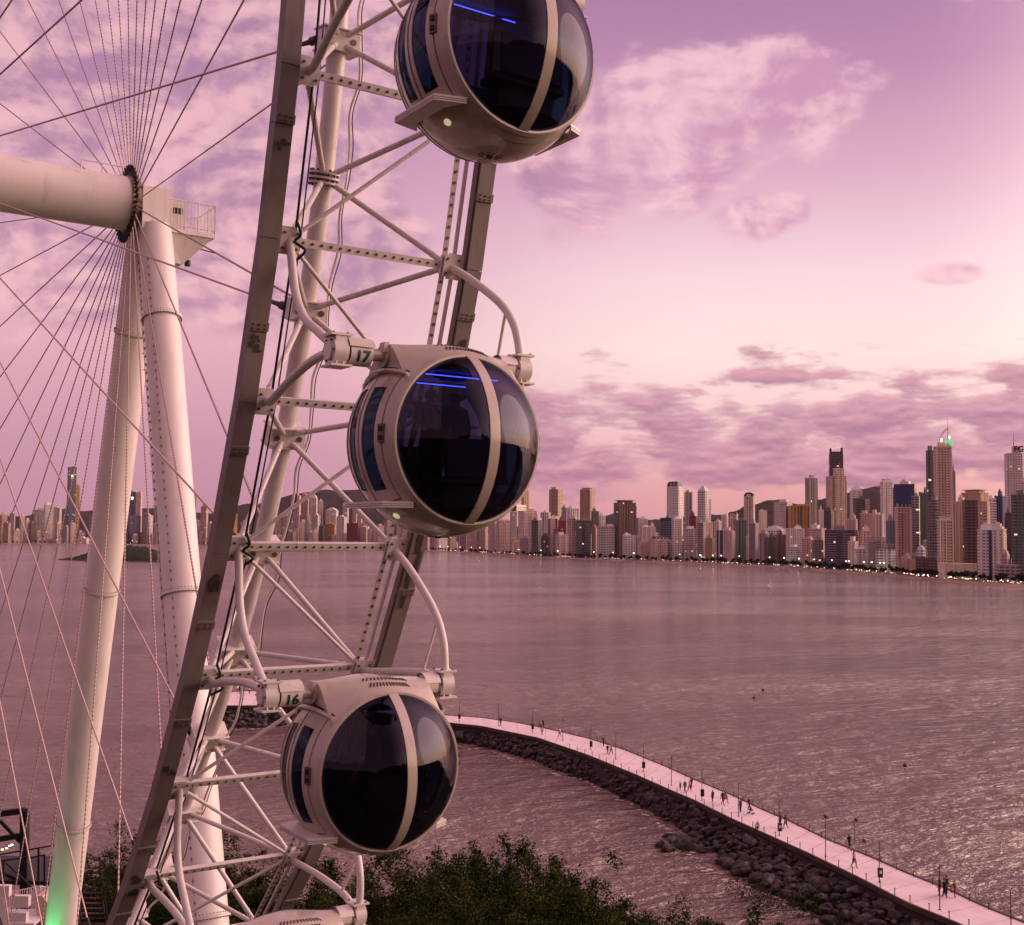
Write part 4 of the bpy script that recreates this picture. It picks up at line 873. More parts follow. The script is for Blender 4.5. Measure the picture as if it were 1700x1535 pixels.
T(1234, 1252, 817, 4, 'cream', 'stripe', 'arch', 'cream tower with dark arched crown before the round hill'); T(1220, 1241, 864, 1, 'green', 'stripe', 'box', 'dark green and brown waterfront tower with vertical strips'); T(1240, 1257, 869, 1, 'grey', 'wide'); T(1256, 1303, 872, 2, 'white', 'wide', 'step', 'broad white terraced building stepping up before the hill'); T(1262, 1275, 848, 4, 'cream', 'blank'); T(1281, 1311, 834, 4, 'pale', 'wide', 'box', 'pale high block before the hill with dark left edge'); T(1289, 1307, 887, 1, 'brown', 'grid'); T(1256, 1275, 886, 0, 'grey', 'stripe'); T(1271, 1290, 892, 0, 'dark', 'grid', 'box'); T(1303, 1313, 846, 3, 'dark', 'wide', 'box'); T(1311, 1346, 840, 3, 'ochre', 'stripe', 'box', 'yellow ochre building with dark window columns', 8, xcolour(0, (.05, .04, .04), x0=-.06, x1=.12, proud=.6))
T(1340, 1360, 794, 4, 'grey', 'stripe', 'box', 'tall narrow grey tower with small roof house right of the ochre building', 30); T(1308, 1338, 878, 1, 'white', 'grid', 'box'); T(1338, 1367, 878, 1, 'pale', 'grid', 'box'); T(1360, 1368, 847, 4, 'white', 'blank'); T(1304, 1329, 907, 0, 'white', 'wide', 'box'); T(1329, 1348, 894, 0, 'pink', 'grid', 'box'); T(1348, 1367, 896, 0, 'grey', 'wide')
T(1376, 1409, 791, 4, 'beige', 'grid', 'box', 'very tall beige tower whose dark unfinished top rises behind it', 22); T(1378, 1401, 752, 5, 'dark', 'wide', 'none', 'dark unfinished tower top with two prongs behind the very tall beige tower', 5, xprongs); T(1386, 1404, 778, 4, 'cream', 'grid', 'none', 'upper cream setback on the shoulder of the very tall beige tower', 22); T(1366, 1382, 841, 3, 'dark', 'wide', 'step', 'dark terraced block leaning on the foot of the very tall beige tower'); T(1367, 1421, 880, 1, 'blue', 'curtain', 'box', 'wide blue grey glass block with scattered lit windows', -8); T(1407, 1422, 862, 2, 'pink', 'grid')
# --- right
T(1413, 1433, 805, 5, 'white', 'grid', 'step', 'slim white tower with raised right edge left of the grey hill'); T(1420, 1448, 828, 3, 'dark', 'wide', 'box', 'near black tower with beige right half below the grey hill', 18, xcolour(0, (.46, .32, .25), x0=.1, x1=.42, proud=1.2)); T(1427, 1444, 853, 2, 'beige', 'grid'); T(1442, 1455, 853, 2, 'beige', 'blank'); T(1453, 1466, 855, 2, 'cream', 'grid'); T(1465, 1484, 800, 3, 'white', 'grid', 'slabtop', 'white window grid tower with flat overhanging top, left of the navy topped one', 28); T(1483, 1521, 806, 3, 'pale', 'stripe', 'box', 'tower with navy blue top storeys and white roof rail', -14, xcolour(0, (.03, .045, .15), x0=-.5, x1=.5, ztop=1.02, zbot=.72, proud=1.4, name='blue_cladding'))
T(1488, 1514, 835, 1, 'pink', 'grid', 'mansard', 'pink tower with one thin red vertical line', 12, xcolour(0, (.30, .02, .02), x0=-.16, x1=-.09, ztop=.93, proud=1.5)); T(1513, 1527, 824, 2, 'grey', 'wide', 'box'); T(1526, 1540, 820, 2, 'green', 'blank', 'box', 'plain dark green wall tower left of the arched spire tower'); T(1474, 1490, 864, 1, 'blue', 'stripe')
T(1541, 1556, 747, 2, 'green', 'stripe', 'box', 'dark green glass half of the arched spire tower, on its left'); T(1554, 1583, 742, 2, 'pink', 'grid', 'none', 'tallest pink tower with roof arch, mast and glowing green letters', 14, xspireFG); T(1582, 1587, 783, 3, 'grey', 'stripe', 'box'); T(1537, 1556, 830, 1, 'grey', 'curtain', 'box', 'glassy grey block with white floor lines at the foot of the arched spire tower')
T(1559, 1584, 864, 0, 'cream', 'grid', 'slabtop', 'cream waterfront block with ochre stripe before the arched spire tower', 16, xcolour(0, (.42, .25, .07), x0=.05, x1=.28, proud=.8)); T(1584, 1604, 832, 1, 'beige', 'blank', 'box', 'plain beige wall of the block right of the arched spire tower'); T(1601, 1625, 831, 1, 'brown', 'wide', 'none', 'brown block with deep dark balconies between two beige ones'); T(1623, 1641, 832, 1, 'beige', 'grid', 'none'); T(1592, 1634, 819, 2, 'tan', 'blank', 'slabtop', 'penthouse storeys with flat slab roof above the brown balcony block'); T(1641, 1656, 828, 3, 'white', 'wide', 'box'); T(1651, 1667, 823, 3, 'navy', 'blank', 'box', 'plain navy blue tower right of the brown balcony block'); T(1640, 1667, 866, 1, 'cream', 'grid', 'step', None); T(1626, 1659, 880, 0, 'white', 'grid', 'box', 'white waterfront block with one blue vertical glass strip', 12, xcolour(0, (.03, .07, .18), 'curtain', -.06, .12, proud=.9))

def MB_mast(e, a, d, hb, hgt=0, wall=None):
    b = MB(); b.box((.2*a, d/2, hb+4.5), a*.5, d*.5, 9); q = b.build('roof_house', M['slab'], e); q.color = (.6, .5, .47, 1)
    b = MB(); b.tube((.05*a, d/2, hb), (.05*a, d/2, hb+27), .8, .15, n=6); b.build('antenna', M['steel'], e)
T(1673, 1701, 752, 4, 'white', 'grid', 'none', 'tall white tower at the right edge with mast and dark roof letters', 16, multi(xsign('FG', M['black'], 10, .25, 4.8), MB_mast))
T(1677, 1704, 822, 1, 'green', 'wide', 'box', 'greenish block with pale balconies at the right edge of the photo'); T(1668, 1680, 852, 2, 'dark', 'grid'); T(1406, 1422, 898, 0, 'cream', 'blank'); T(1421, 1441, 911, 0, 'white', 'wide'); T(1451, 1482, 912, 0, 'white', 'wide', 'none', 'low white arcaded building on the waterfront'); T(1441, 1452, 902, 0, 'grey', 'blank'); T(1488, 1516, 927, 0, 'tan', 'blank'); T(1515, 1559, 925, 0, 'brown', 'wide', 'none', 'long low brown balcony building on the waterfront'); T(1563, 1624, 935, 0, 'cream', 'blank', 'none', 'long low white hall on the waterfront at the right'); T(1658, 1694, 937, 0, 'grey', 'wide', 'none', 'low grey layered building by the beach near the right edge'); T(1700, 1730, 800, 2, 'pink', 'grid'); T(1728, 1760, 850, 1, 'white', 'wide')
# --- in-between blocks that close the street front
fx = 640
FIL = []
for x0 in range(0, 1700, 10):
    if 146 < x0 < 200 or 270 < x0 < 320 or 360 < x0 < 430: row_ = 1
    row_ = R_.choice((1, 2, 2, 3)); S = shoreY(x0); base_y = 893+(x0-850)*.0108+H*F/S
    w_ = R_.uniform(9, 16)*(1 if x0 < 850 else 1.15); hpx = R_.uniform(24, 50)*(1.0 if x0 > 900 else .75)
    if x0 < 420: hpx *= .7
    if x0 > 1380: hpx *= 1.5
    T(x0, x0+w_, base_y-hpx, row_, R_.choice(('white', 'pale', 'pink', 'beige', 'tan', 'grey', 'cream', 'cream', 'pink', 'grey')), R_.choice(('grid', 'wide', 'stripe', 'grid', 'blank')), R_.choice(('box', 'box', 'slabtop', 'step')))
# labels that single each block out: by paint, roof and the named landmark next to it
named = [c_ for c_ in CITY if c_[7]]
SHORT = {}
import re
def short(l):
    w_ = l.split(); out = []
    for t in w_[:6]:
        if t in ('with', 'behind', 'standing', 'just', 'left', 'right', 'in', 'on', 'at', 'beside', 'under', 'near', 'before', 'between', 'by', 'below', 'whose', 'seen', 'stepping', 'touching', 'of', 'leaning', 'framed', 'half') and len(out) >= 2: break
        out.append(t.rstrip(','))
    return ' '.join(out)
CN = dict(white='white', pale='pale', pink='pink', beige='beige', tan='light brown', grey='grey', brown='brown', dark='black', blue='blue', navy='navy', ochre='ochre', green='green', maroon='maroon', cream='cream')
SN = dict(grid='grid windowed', wide='banded', stripe='striped', curtain='glassy', blank='plain')
RN = {0: 'on the waterfront', 1: 'in the second row', 2: 'in the third row', 3: 'in a back row', 4: 'far back', 5: 'farthest back'}
used = {}
for c_ in sorted(CITY, key=lambda c: c[1]):
    e, px, yt, row, col, style, roof, label = c_[:8]
    if not label:
        near = min(named, key=lambda n_: abs(n_[1]-px)+.01); dist_ = px-near[1]
        base = (CN[col]+' '+SN[style], row, near[7], dist_ > 0); used.setdefault(base, []).append(c_); continue
    tag(e, label, 'building', 'buildings of the skyline across the bay')
ORD = ('', 'second ', 'third ', 'fourth ', 'fifth ', 'sixth ', 'seventh ')
for (cs, row, nl, rt_), L in used.items():
    L.sort(key=lambda c: abs(c[1]-[n_ for n_ in named if n_[7] == nl][0][1]))
    for k, c_ in enumerate(L):
        tag(c_[0], '%s%s block %s, %s of the %s' % (ORD[k], cs, RN[row], 'right' if rt_ else 'left', short(nl)), 'building', 'buildings of the skyline across the bay')

# ================================================================== beachfront trees and lamps
def leafcloud(b, pts, n, r, size, mats=(0, 1, 2), flat=1.0, rnd=R_, up=0.):
    for _ in range(n):
        c = rnd.choice(pts); d = Vector((rnd.gauss(0, 1), rnd.gauss(0, 1), rnd.gauss(0, 1)*flat)); d = d.normalized()*r*rnd.random()**.45 if d.length else d
        p = Vector(c)+d; u = Vector((rnd.gauss(0, 1), rnd.gauss(0, 1), rnd.gauss(0, .7)+up)).normalized(); v = u.orthogonal(); v.rotate(Matrix.Rotation(rnd.uniform(0, 6.28), 3, u)); s_ = size*rnd.uniform(.6, 1.3)
        b.add([p-u*s_, p+v*s_*.38, p+u*s_, p-v*s_*.38], [(0, 1, 2, 3)], rnd.choice(mats))
shore_tr = []
for k in range(4):
    root = empty('beach_tree', (0, 0, -50), 0, 'dark round tree in the row along the beach avenue', 'tree', 'trees along the beach avenue')
    b = MB(); b.path([(0, 0, -.5), (.15, 0, 2.5), (.1, .2, 4.5)], [.3, .24, .15], 7); tr = b.build('trunk', M['bark'], root)
    b = MB(); cs = [(R_.uniform(-2.6, 2.6), R_.uniform(-2.6, 2.6), R_.uniform(4, 7.2)) for _ in range(9)]
    leafcloud(b, cs, 420, 1.7, .75); cr = b.build('crown', [M['leafc'], M['leafa'], M['leafc']], root); shore_tr.append(root); kids(root, tr, cr)
first = set()
px = 455
n_tr = 0
while px < 1760:
    S = shoreY(px); k = R_.randrange(4); p = gpt(px+R_.uniform(-2, 2), S+46+R_.uniform(-4, 12), 1.6); sc = R_.uniform(.75, 1.25)*(1 if px > 640 else .9)
    if k in first: dup(shore_tr[k], p, R_.uniform(0, 6), None, sc)
    else: shore_tr[k].location = p; shore_tr[k].scale = (sc,)*3; first.add(k)
    n_tr += 1; px += R_.uniform(.75, 1.25)*8.2*1900/S if px < 1250 else R_.uniform(.7, 1.2)*7*1900/S*.9
for k in range(4):
    if k not in first: shore_tr[k].location = gpt(1300+k*9, shoreY(1300)+50, 1.6)
for x0, x1, st in ((0, 80, 9), (205, 255, 7), (330, 450, 10)):
    px = x0
    while px < x1: dup(shore_tr[R_.randrange(4)], gpt(px, shoreY(px)+46, 1.6), R_.uniform(0, 6), None, R_.uniform(.8, 1.2)); px += st*R_.uniform(.7, 1.3)
# street lamps (bright) and low kiosk lanterns
sl_ = empty('street_lamp', (0, 0, 0), 0, 'tall bright lamp post on the beach avenue', 'street lamp', 'bright lamp posts along the beach avenue')
b = MB(); b.tube((0, 0, 0), (0, 0, 12), .16, .09, n=6); b.tube((0, 0, 11.9), (0, -1.6, 12.2), .07, n=5); p1 = b.build('pole', M['steel'], sl_)
b = MB(); b.path([(0, -1.6, 11.8), (0, -1.6, 12.05), (0, -1.6, 12.3)], [.35, .62, .3], 8); p2 = b.build('lamp_head', M['lampw'], sl_); kids(sl_, p1, p2)
LP = [731, 744, 764, 783, 797, 824, 861, 898, 926, 986, 1018, 1052, 1128, 1162, 1183, 1197, 1227, 1277, 1301, 1326, 1351, 1404, 1408, 1433, 1460, 1466, 1380, 1446, 497, 560, 618, 660, 220, 95]
for k, x in enumerate(LP):
    p = gpt(x, shoreY(x)+52, 1.6); big_ = {926: 1.5, 1162: 2.1, 1052: 1.3, 1183: 1.3, 1433: 1.2}.get(x, 1.)*(1.1 if x > 700 else 1.)
    o = sl_ if k == 0 else dup(sl_, p, 0, None, (1, 1, 1)); o.location = p; o.scale = (big_, big_, 1+.0*big_)
kl = empty('beach_lantern', (0, 0, 0), 0, 'small warm light at a beach kiosk under the avenue trees', 'lantern', 'small lights at the kiosks along the beach')
b = MB(); b.tube((0, 0, 0), (0, 0, 2.6), .06, n=5); p1 = b.build('pole', M['steel'], kl)
b = MB(); b.path([(0, 0, 2.5), (0, 0, 2.8), (0, 0, 3.1)], [.2, .36, .15], 7); p2 = b.build('lamp_head', M['lampo'], kl); kids(kl, p1, p2)
kw = empty('beach_lantern', (0, 0, 0), 0, 'small white light at a beach kiosk under the avenue trees', 'lantern', 'small lights at the kiosks along the beach')
b = MB(); b.tube((0, 0, 0), (0, 0, 2.6), .06, n=5); p3 = b.build('pole', M['steel'], kw)
b = MB(); b.path([(0, 0, 2.5), (0, 0, 2.8), (0, 0, 3.1)], [.2, .36, .15], 7); p4 = b.build('lamp_head', M['lampb'], kw); kids(kw, p3, p4)
n_ = 0; fs_ = set(); px = 690
while px < 1700:
    dens = 1.0 if px < 1140 else .8
    S = shoreY(px); p = gpt(px, S+R_.uniform(26, 42), 1.2); src = R_.choice((kl, kl, kw)); s_ = R_.choice((.6, .8, 1., 1.25))*(1.15 if px < 900 else .95)
    if src.name in fs_: dup(src, p, 0, None, s_)
    else: src.location = p; src.scale = (s_,)*3; fs_.add(src.name)
    px += R_.expovariate(1/5.0)*dens*(1 if px < 1140 else 1.15)+.6; n_ += 1
for _ in range(26):
    x = R_.uniform(0, 660); dup(R_.choice((kl, kw)), gpt(x, shoreY(x)+30, 1.4), 0, None, R_.uniform(.9, 1.5))

# ================================================================== breakwater pier
def resample(P, n):
    L = [0]
    for a, b_ in zip(P, P[1:]): L.append(L[-1]+(b_-a).length)
    out = []
    for k in range(n+1):
        t = L[-1]*k/n
        for i in range(len(P)-1):
            if t <= L[i+1]+1e-6: f_ = (t-L[i])/(L[i+1]-L[i]); out.append(P[i].lerp(P[i+1], f_)); break
    return out
DZ = 3.0
UPX = [(372, 1150), (405, 1147), (470, 1148), (560, 1156), (650, 1171), (736, 1187), (797, 1191), (855, 1199), (901, 1208), (978, 1226), (1040, 1246), (1104, 1272), (1150, 1293), (1215, 1320), (1263, 1343), (1312, 1364), (1376, 1395), (1441, 1421), (1506, 1450), (1571, 1476), (1635, 1506), (1700, 1532), (1800, 1575)]
LOX = [(357, 1171), (395, 1171.5), (450, 1171), (540, 1174), (640, 1184), (736, 1199), (797, 1205), (894, 1225), (978, 1254), (1056, 1286), (1121, 1315), (1150, 1327), (1215, 1359), (1273, 1385), (1344, 1417), (1425, 1456), (1506, 1498), (1597, 1535), (1700, 1588)]
NS = 150
UPW = resample([onz(*p, DZ) for p in UPX], NS); LOW = resample([onz(*p, DZ) for p in LOX], NS)
pier = empty('pier', UPW[75].lerp(LOW[75], .5)*1.0, 0, 'long curved pale walkway on a rock breakwater crossing the bay mouth', 'pier'); pier.location.z = 0
PO = Vector(pier.location)
def rel(p, z=None): return Vector((p.x-PO.x, p.y-PO.y, p.z if z is None else z))
b = MB(); b.grid(lambda u, v: rel(UPW[round(u*NS)].lerp(LOW[round(u*NS)], v)), NS, 3, sm=False, flip=False); b.build('deck', M['conc'], pier)
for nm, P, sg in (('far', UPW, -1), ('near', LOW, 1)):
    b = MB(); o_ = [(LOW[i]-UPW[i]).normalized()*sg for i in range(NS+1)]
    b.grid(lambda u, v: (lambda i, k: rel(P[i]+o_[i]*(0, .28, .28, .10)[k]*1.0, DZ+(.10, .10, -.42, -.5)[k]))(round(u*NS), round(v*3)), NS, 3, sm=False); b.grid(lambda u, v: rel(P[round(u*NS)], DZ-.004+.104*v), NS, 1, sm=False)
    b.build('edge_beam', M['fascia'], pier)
b = MB()
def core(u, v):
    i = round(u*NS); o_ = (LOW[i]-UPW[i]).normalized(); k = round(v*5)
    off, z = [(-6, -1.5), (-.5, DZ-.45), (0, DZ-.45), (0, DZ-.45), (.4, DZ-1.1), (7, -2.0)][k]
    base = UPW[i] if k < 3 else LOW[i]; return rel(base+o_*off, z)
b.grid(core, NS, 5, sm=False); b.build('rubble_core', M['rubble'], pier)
b = MB()
for i in range(3, NS, 3):
    a, c_ = UPW[i], LOW[i]; t_ = (c_-a).cross(Vector((0, 0, 1))).normalized()*.03
    b.add([rel(a+t_, DZ+.004), rel(a-t_, DZ+.004), rel(c_-t_, DZ+.004), rel(c_+t_, DZ+.004)], [(0, 1, 2, 3)])
q = b.build('expansion_joint', M['joint'], pier)
# low bollard lights along both edges
bo = empty('bollard', (0, 0, 0), 0, 'knee high bollard at the edge of the breakwater walkway', 'bollard', 'small bollards along the walkway edges')
b = MB(); b.tube((0, 0, 0), (0, 0, .62), .045, n=8); b.tube((0, 0, .62), (0, 0, .70), .07, n=8); q = b.build('post', M['dsteel'], bo); kids(bo, q)
fst = True
for i in range(30, NS, 2):
    for P, sg in ((UPW, 1), (LOW, -1)):
        if sg < 0 and i < 70: continue
        p = P[i]+(LOW[i]-UPW[i]).normalized()*sg*.22
        if fst: bo.location = p; fst = False
        else: dup(bo, p)
# boulders
def rockmesh(seed, mt, sub=2):
    import bmesh
    bm = bmesh.new(); bmesh.ops.create_icosphere(bm, subdivisions=sub, radius=1)
    r2 = random.Random(seed); pl = [(Vector((r2.gauss(0, 1), r2.gauss(0, 1), r2.gauss(0, 1))).normalized(), r2.uniform(.5, .8)) for _ in range(9)]
    for v in bm.verts:
        for n_, d_ in pl:
            e_ = v.co.dot(n_)-d_
            if e_ > 0: v.co -= n_*e_*.9
        v.co += v.co.normalized()*noise.noise(v.co*1.7+Vector((seed, 0, 0)))*.12
        v.co.x *= 1.15; v.co.z *= .75
    me = bpy.data.meshes.new('boulder'); bm.to_mesh(me); bm.free(); me.materials.append(mt); return me
RM = [rockmesh(k, M[('rock', 'rock2', 'rock3', 'rock', 'rock2', 'rock')[k % 6]]) for k in range(12)]
RML = [rockmesh(k, M['rock'], 1) for k in range(8)]
WL = [onz(700+x/3.09, 1160+y/3.09, 0) for x, y in ((-1000, 155), (-850, 148), (-700, 138), (-560, 120), (-300, 130), (0, 190), (190, 240), (330, 265), (450, 300), (600, 350), (700, 390), (850, 420), (960, 490), (1090, 540), (1180, 600), (1240, 650), (1330, 700), (1400, 850), (1520, 890), (1620, 940), (1800, 1010), (2000, 1100), (2300, 1250), (2700, 1500))]
def segdist(p, P):
    best = 1e9
    for a, b_ in zip(P, P[1:]):
        d = (b_-a); t = max(0, min(1, (p-a).dot(d)/d.length_squared)); best = min(best, (a+d*t-p).length)
    return best
rocks = []
for i in range(0, NS+1):
    a = LOW[i]; o_ = (a-UPW[i]).normalized(); o_.z = 0; nxt = LOW[min(NS, i+1)]; st = (nxt-a).length or 1.2
    Wd = segdist(Vector((a.x, a.y, 0)), WL); Wd = max(3.0, min(Wd, 26))
    k = R_.uniform(.3, .7)
    while k < Wd+.5:
        f_ = k/Wd; sz = R_.uniform(.30, .56)*(1+.2*f_)*R_.choice((.75, .9, 1, 1.3))
        hz = (DZ-.9)*max(0, 1-f_)**(.8)-.1 if Wd < 12 else (DZ-.9)*max(0, 1-f_)**.55-.15
        p = a+o_*(k+R_.uniform(-.5, .5))+(nxt-a)*R_.uniform(0, 1); rocks.append((Vector((p.x, p.y, hz+.12+R_.uniform(-.25, .3))), sz*R_.choice((.7, 1, 1, 1.5)))); k += R_.uniform(.38, .62)
    if i % 3 == 0:
        p = UPW[i]-o_*1.2; rocks.append((Vector((p.x, p.y, 1.6)), 1.0))
for k in range(40): rocks.append((onz(R_.uniform(1095, 1190), R_.uniform(1388, 1412), .1)+Vector((0, 0, R_.uniform(-.5, .2))), R_.uniform(.4, 1.3)))
rocks.sort(key=lambda r: r[0].length/r[1])
print('ROCKS', len(rocks))
def place_rock(p, sz): return Matrix.Translation(p) @ Matrix.Rotation(R_.uniform(0, 6.28), 4, 'Z') @ Matrix.Rotation(R_.uniform(-.5, .5), 4, 'X') @ Matrix.Diagonal((sz, sz*R_.uniform(.75, 1.1), sz*R_.uniform(.8, 1.1), 1))
for k, (p, sz) in enumerate(rocks[:300]):
    o = bpy.data.objects.new('boulder', RM[R_.randrange(12)]); COL.objects.link(o); o.matrix_world = place_rock(p, sz)
    tag(o, 'brown boulder in the rock slope under the curved walkway', 'boulder', 'boulders of the breakwater')
for mk in range(3):
    b = MB(); L = rocks[300+mk::3]
    for p, sz in L:
        me = RML[R_.randrange(8)]; mx = place_rock(p, sz); b.add([mx @ v.co for v in me.vertices], [tuple(q.vertices) for q in me.polygons])
    if mk == 0: BIG = MB()
    BIG.add(b.v, b.f, mk)
o = BIG.build('breakwater_rubble', [M['rock'], M['rock2'], M['rock3']]); o['kind'] = 'stuff'; tag(o, 'mass of smaller and farther boulders forming the breakwater slope', 'boulders')
# broken foam along the waterline
b = MB()
for a, c_ in zip(WL, WL[1:]):
    L = (c_-a).length; n_ = int(L*1.6)
    for _ in range(n_):
        p = a.lerp(c_, R_.random())+Vector((R_.gauss(0, .5), R_.gauss(-.25, .6), .02)); m_ = 7; r_ = R_.uniform(.08, .42)
        b.add([p]+[p+Vector((cos(2*pi*k/m_)*r_*R_.uniform(.6, 1.7), sin(2*pi*k/m_)*r_*R_.uniform(.4, 1.0), 0)) for k in range(m_)], [(0, k+1, (k+1) % m_+1) for k in range(m_)])
o = b.build('foam', mat('sea_foam', (.62, .50, .46), .7)); o['kind'] = 'stuff'; tag(o, 'broken pale foam where the water meets the rocks', 'foam')
# lamp posts on the pier
def lampfoot(sx, sy, ox=700, oy=1160): return (ox+sx/3.09, oy+sy/3.09)
PLP = [lampfoot(x, y) for x, y in ((193, 116), (394, 140), (569, 170), (724, 215), (868, 262), (995, 310), (1137, 373), (1281, 443), (1438, 520), (1625, 603))]+[lampfoot(x, y, 1150, 1220) for x, y in ((444, 515), (682, 625), (958, 755), (1268, 897), (1634, 1040))]
lp = empty('walkway_lamp', (0, 0, 0), 0, 'slim dark lamp post with short arm on the near edge of the walkway', 'lamp post', 'lamp posts along the walkway')
b = MB(); b.tube((0, 0, 0), (0, 0, 4.15), .055, .035, n=8); b.box((0, 0, .03), .22, .22, .05); p1 = b.build('pole', M['dsteel'], lp)
b = MB(); b.box((.22, 0, 4.16), .50, .10, .04); p2 = b.build('lamp_head', M['dsteel'], lp); kids(lp, p1, p2)
for k, q in enumerate(PLP):
    p = onz(*q, DZ); o = lp if k == 0 else dup(lp, p, 0); o.location = p
for k in (0, 2, 4, 6, 8, 10, 12):
    p = onz(*PLP[k], DZ); s_ = empty('litter_bin', p+Vector((.02, -.22, 0)), 0, None, None)
    side = ('farthest', 'second farthest', 'third farthest', 'fourth farthest', 'fifth farthest', 'second nearest', 'nearest')[(0, 2, 4, 6, 8, 10, 12).index(k)]
    tag(s_, '%s dark litter bin hung on a walkway lamp post' % side, 'litter bin', 'litter bins on the walkway lamp posts')
    b = MB(); b.box((0, 0, 1.0), .46, .34, .85); b.box((0, 0, 1.46), .52, .40, .05); b.box((0, .17, 1.0), .08, .06, .9); b.build('bin_body', M['dsteel'], s_)
    if k in (10, 12): b = MB(); b.box((0, -.175, 1.12), .24, .012, .3); b.build('bin_notice', M['conc'], s_)
for lab, q, h_ in (('red flag flying on top of a walkway lamp post', (1368.5, 1422), 4.3), ('red flag on a thin pole at the far edge of the walkway', (1418.7, 1405), 2.9), ('low red marker flag just beyond the far edge of the walkway', (1432.5, 1412), 1.0)):
    p = onz(*q, DZ if h_ < 4 else DZ); fl = empty('flag', p+Vector((0, .0, 0)), 0, lab, 'flag')
    z0 = 0 if h_ < 4 else 4.15
    b = MB(); b.tube((0, 0, z0), (0, 0, h_+.35), .022, n=6); b.build('flag_pole', M['dsteel'], fl)
    b = MB(); b.grid(lambda u, v: (.02+.38*u, .06*sin(u*6), h_+.33-.34*v-.22*u), 6, 3); b.grid(lambda u, v: (.02+.38*u, .06*sin(u*6)+.008, h_+.33-.34*v-.22*u), 6, 3, flip=True); b.build('flag_cloth', M['flag'], fl)

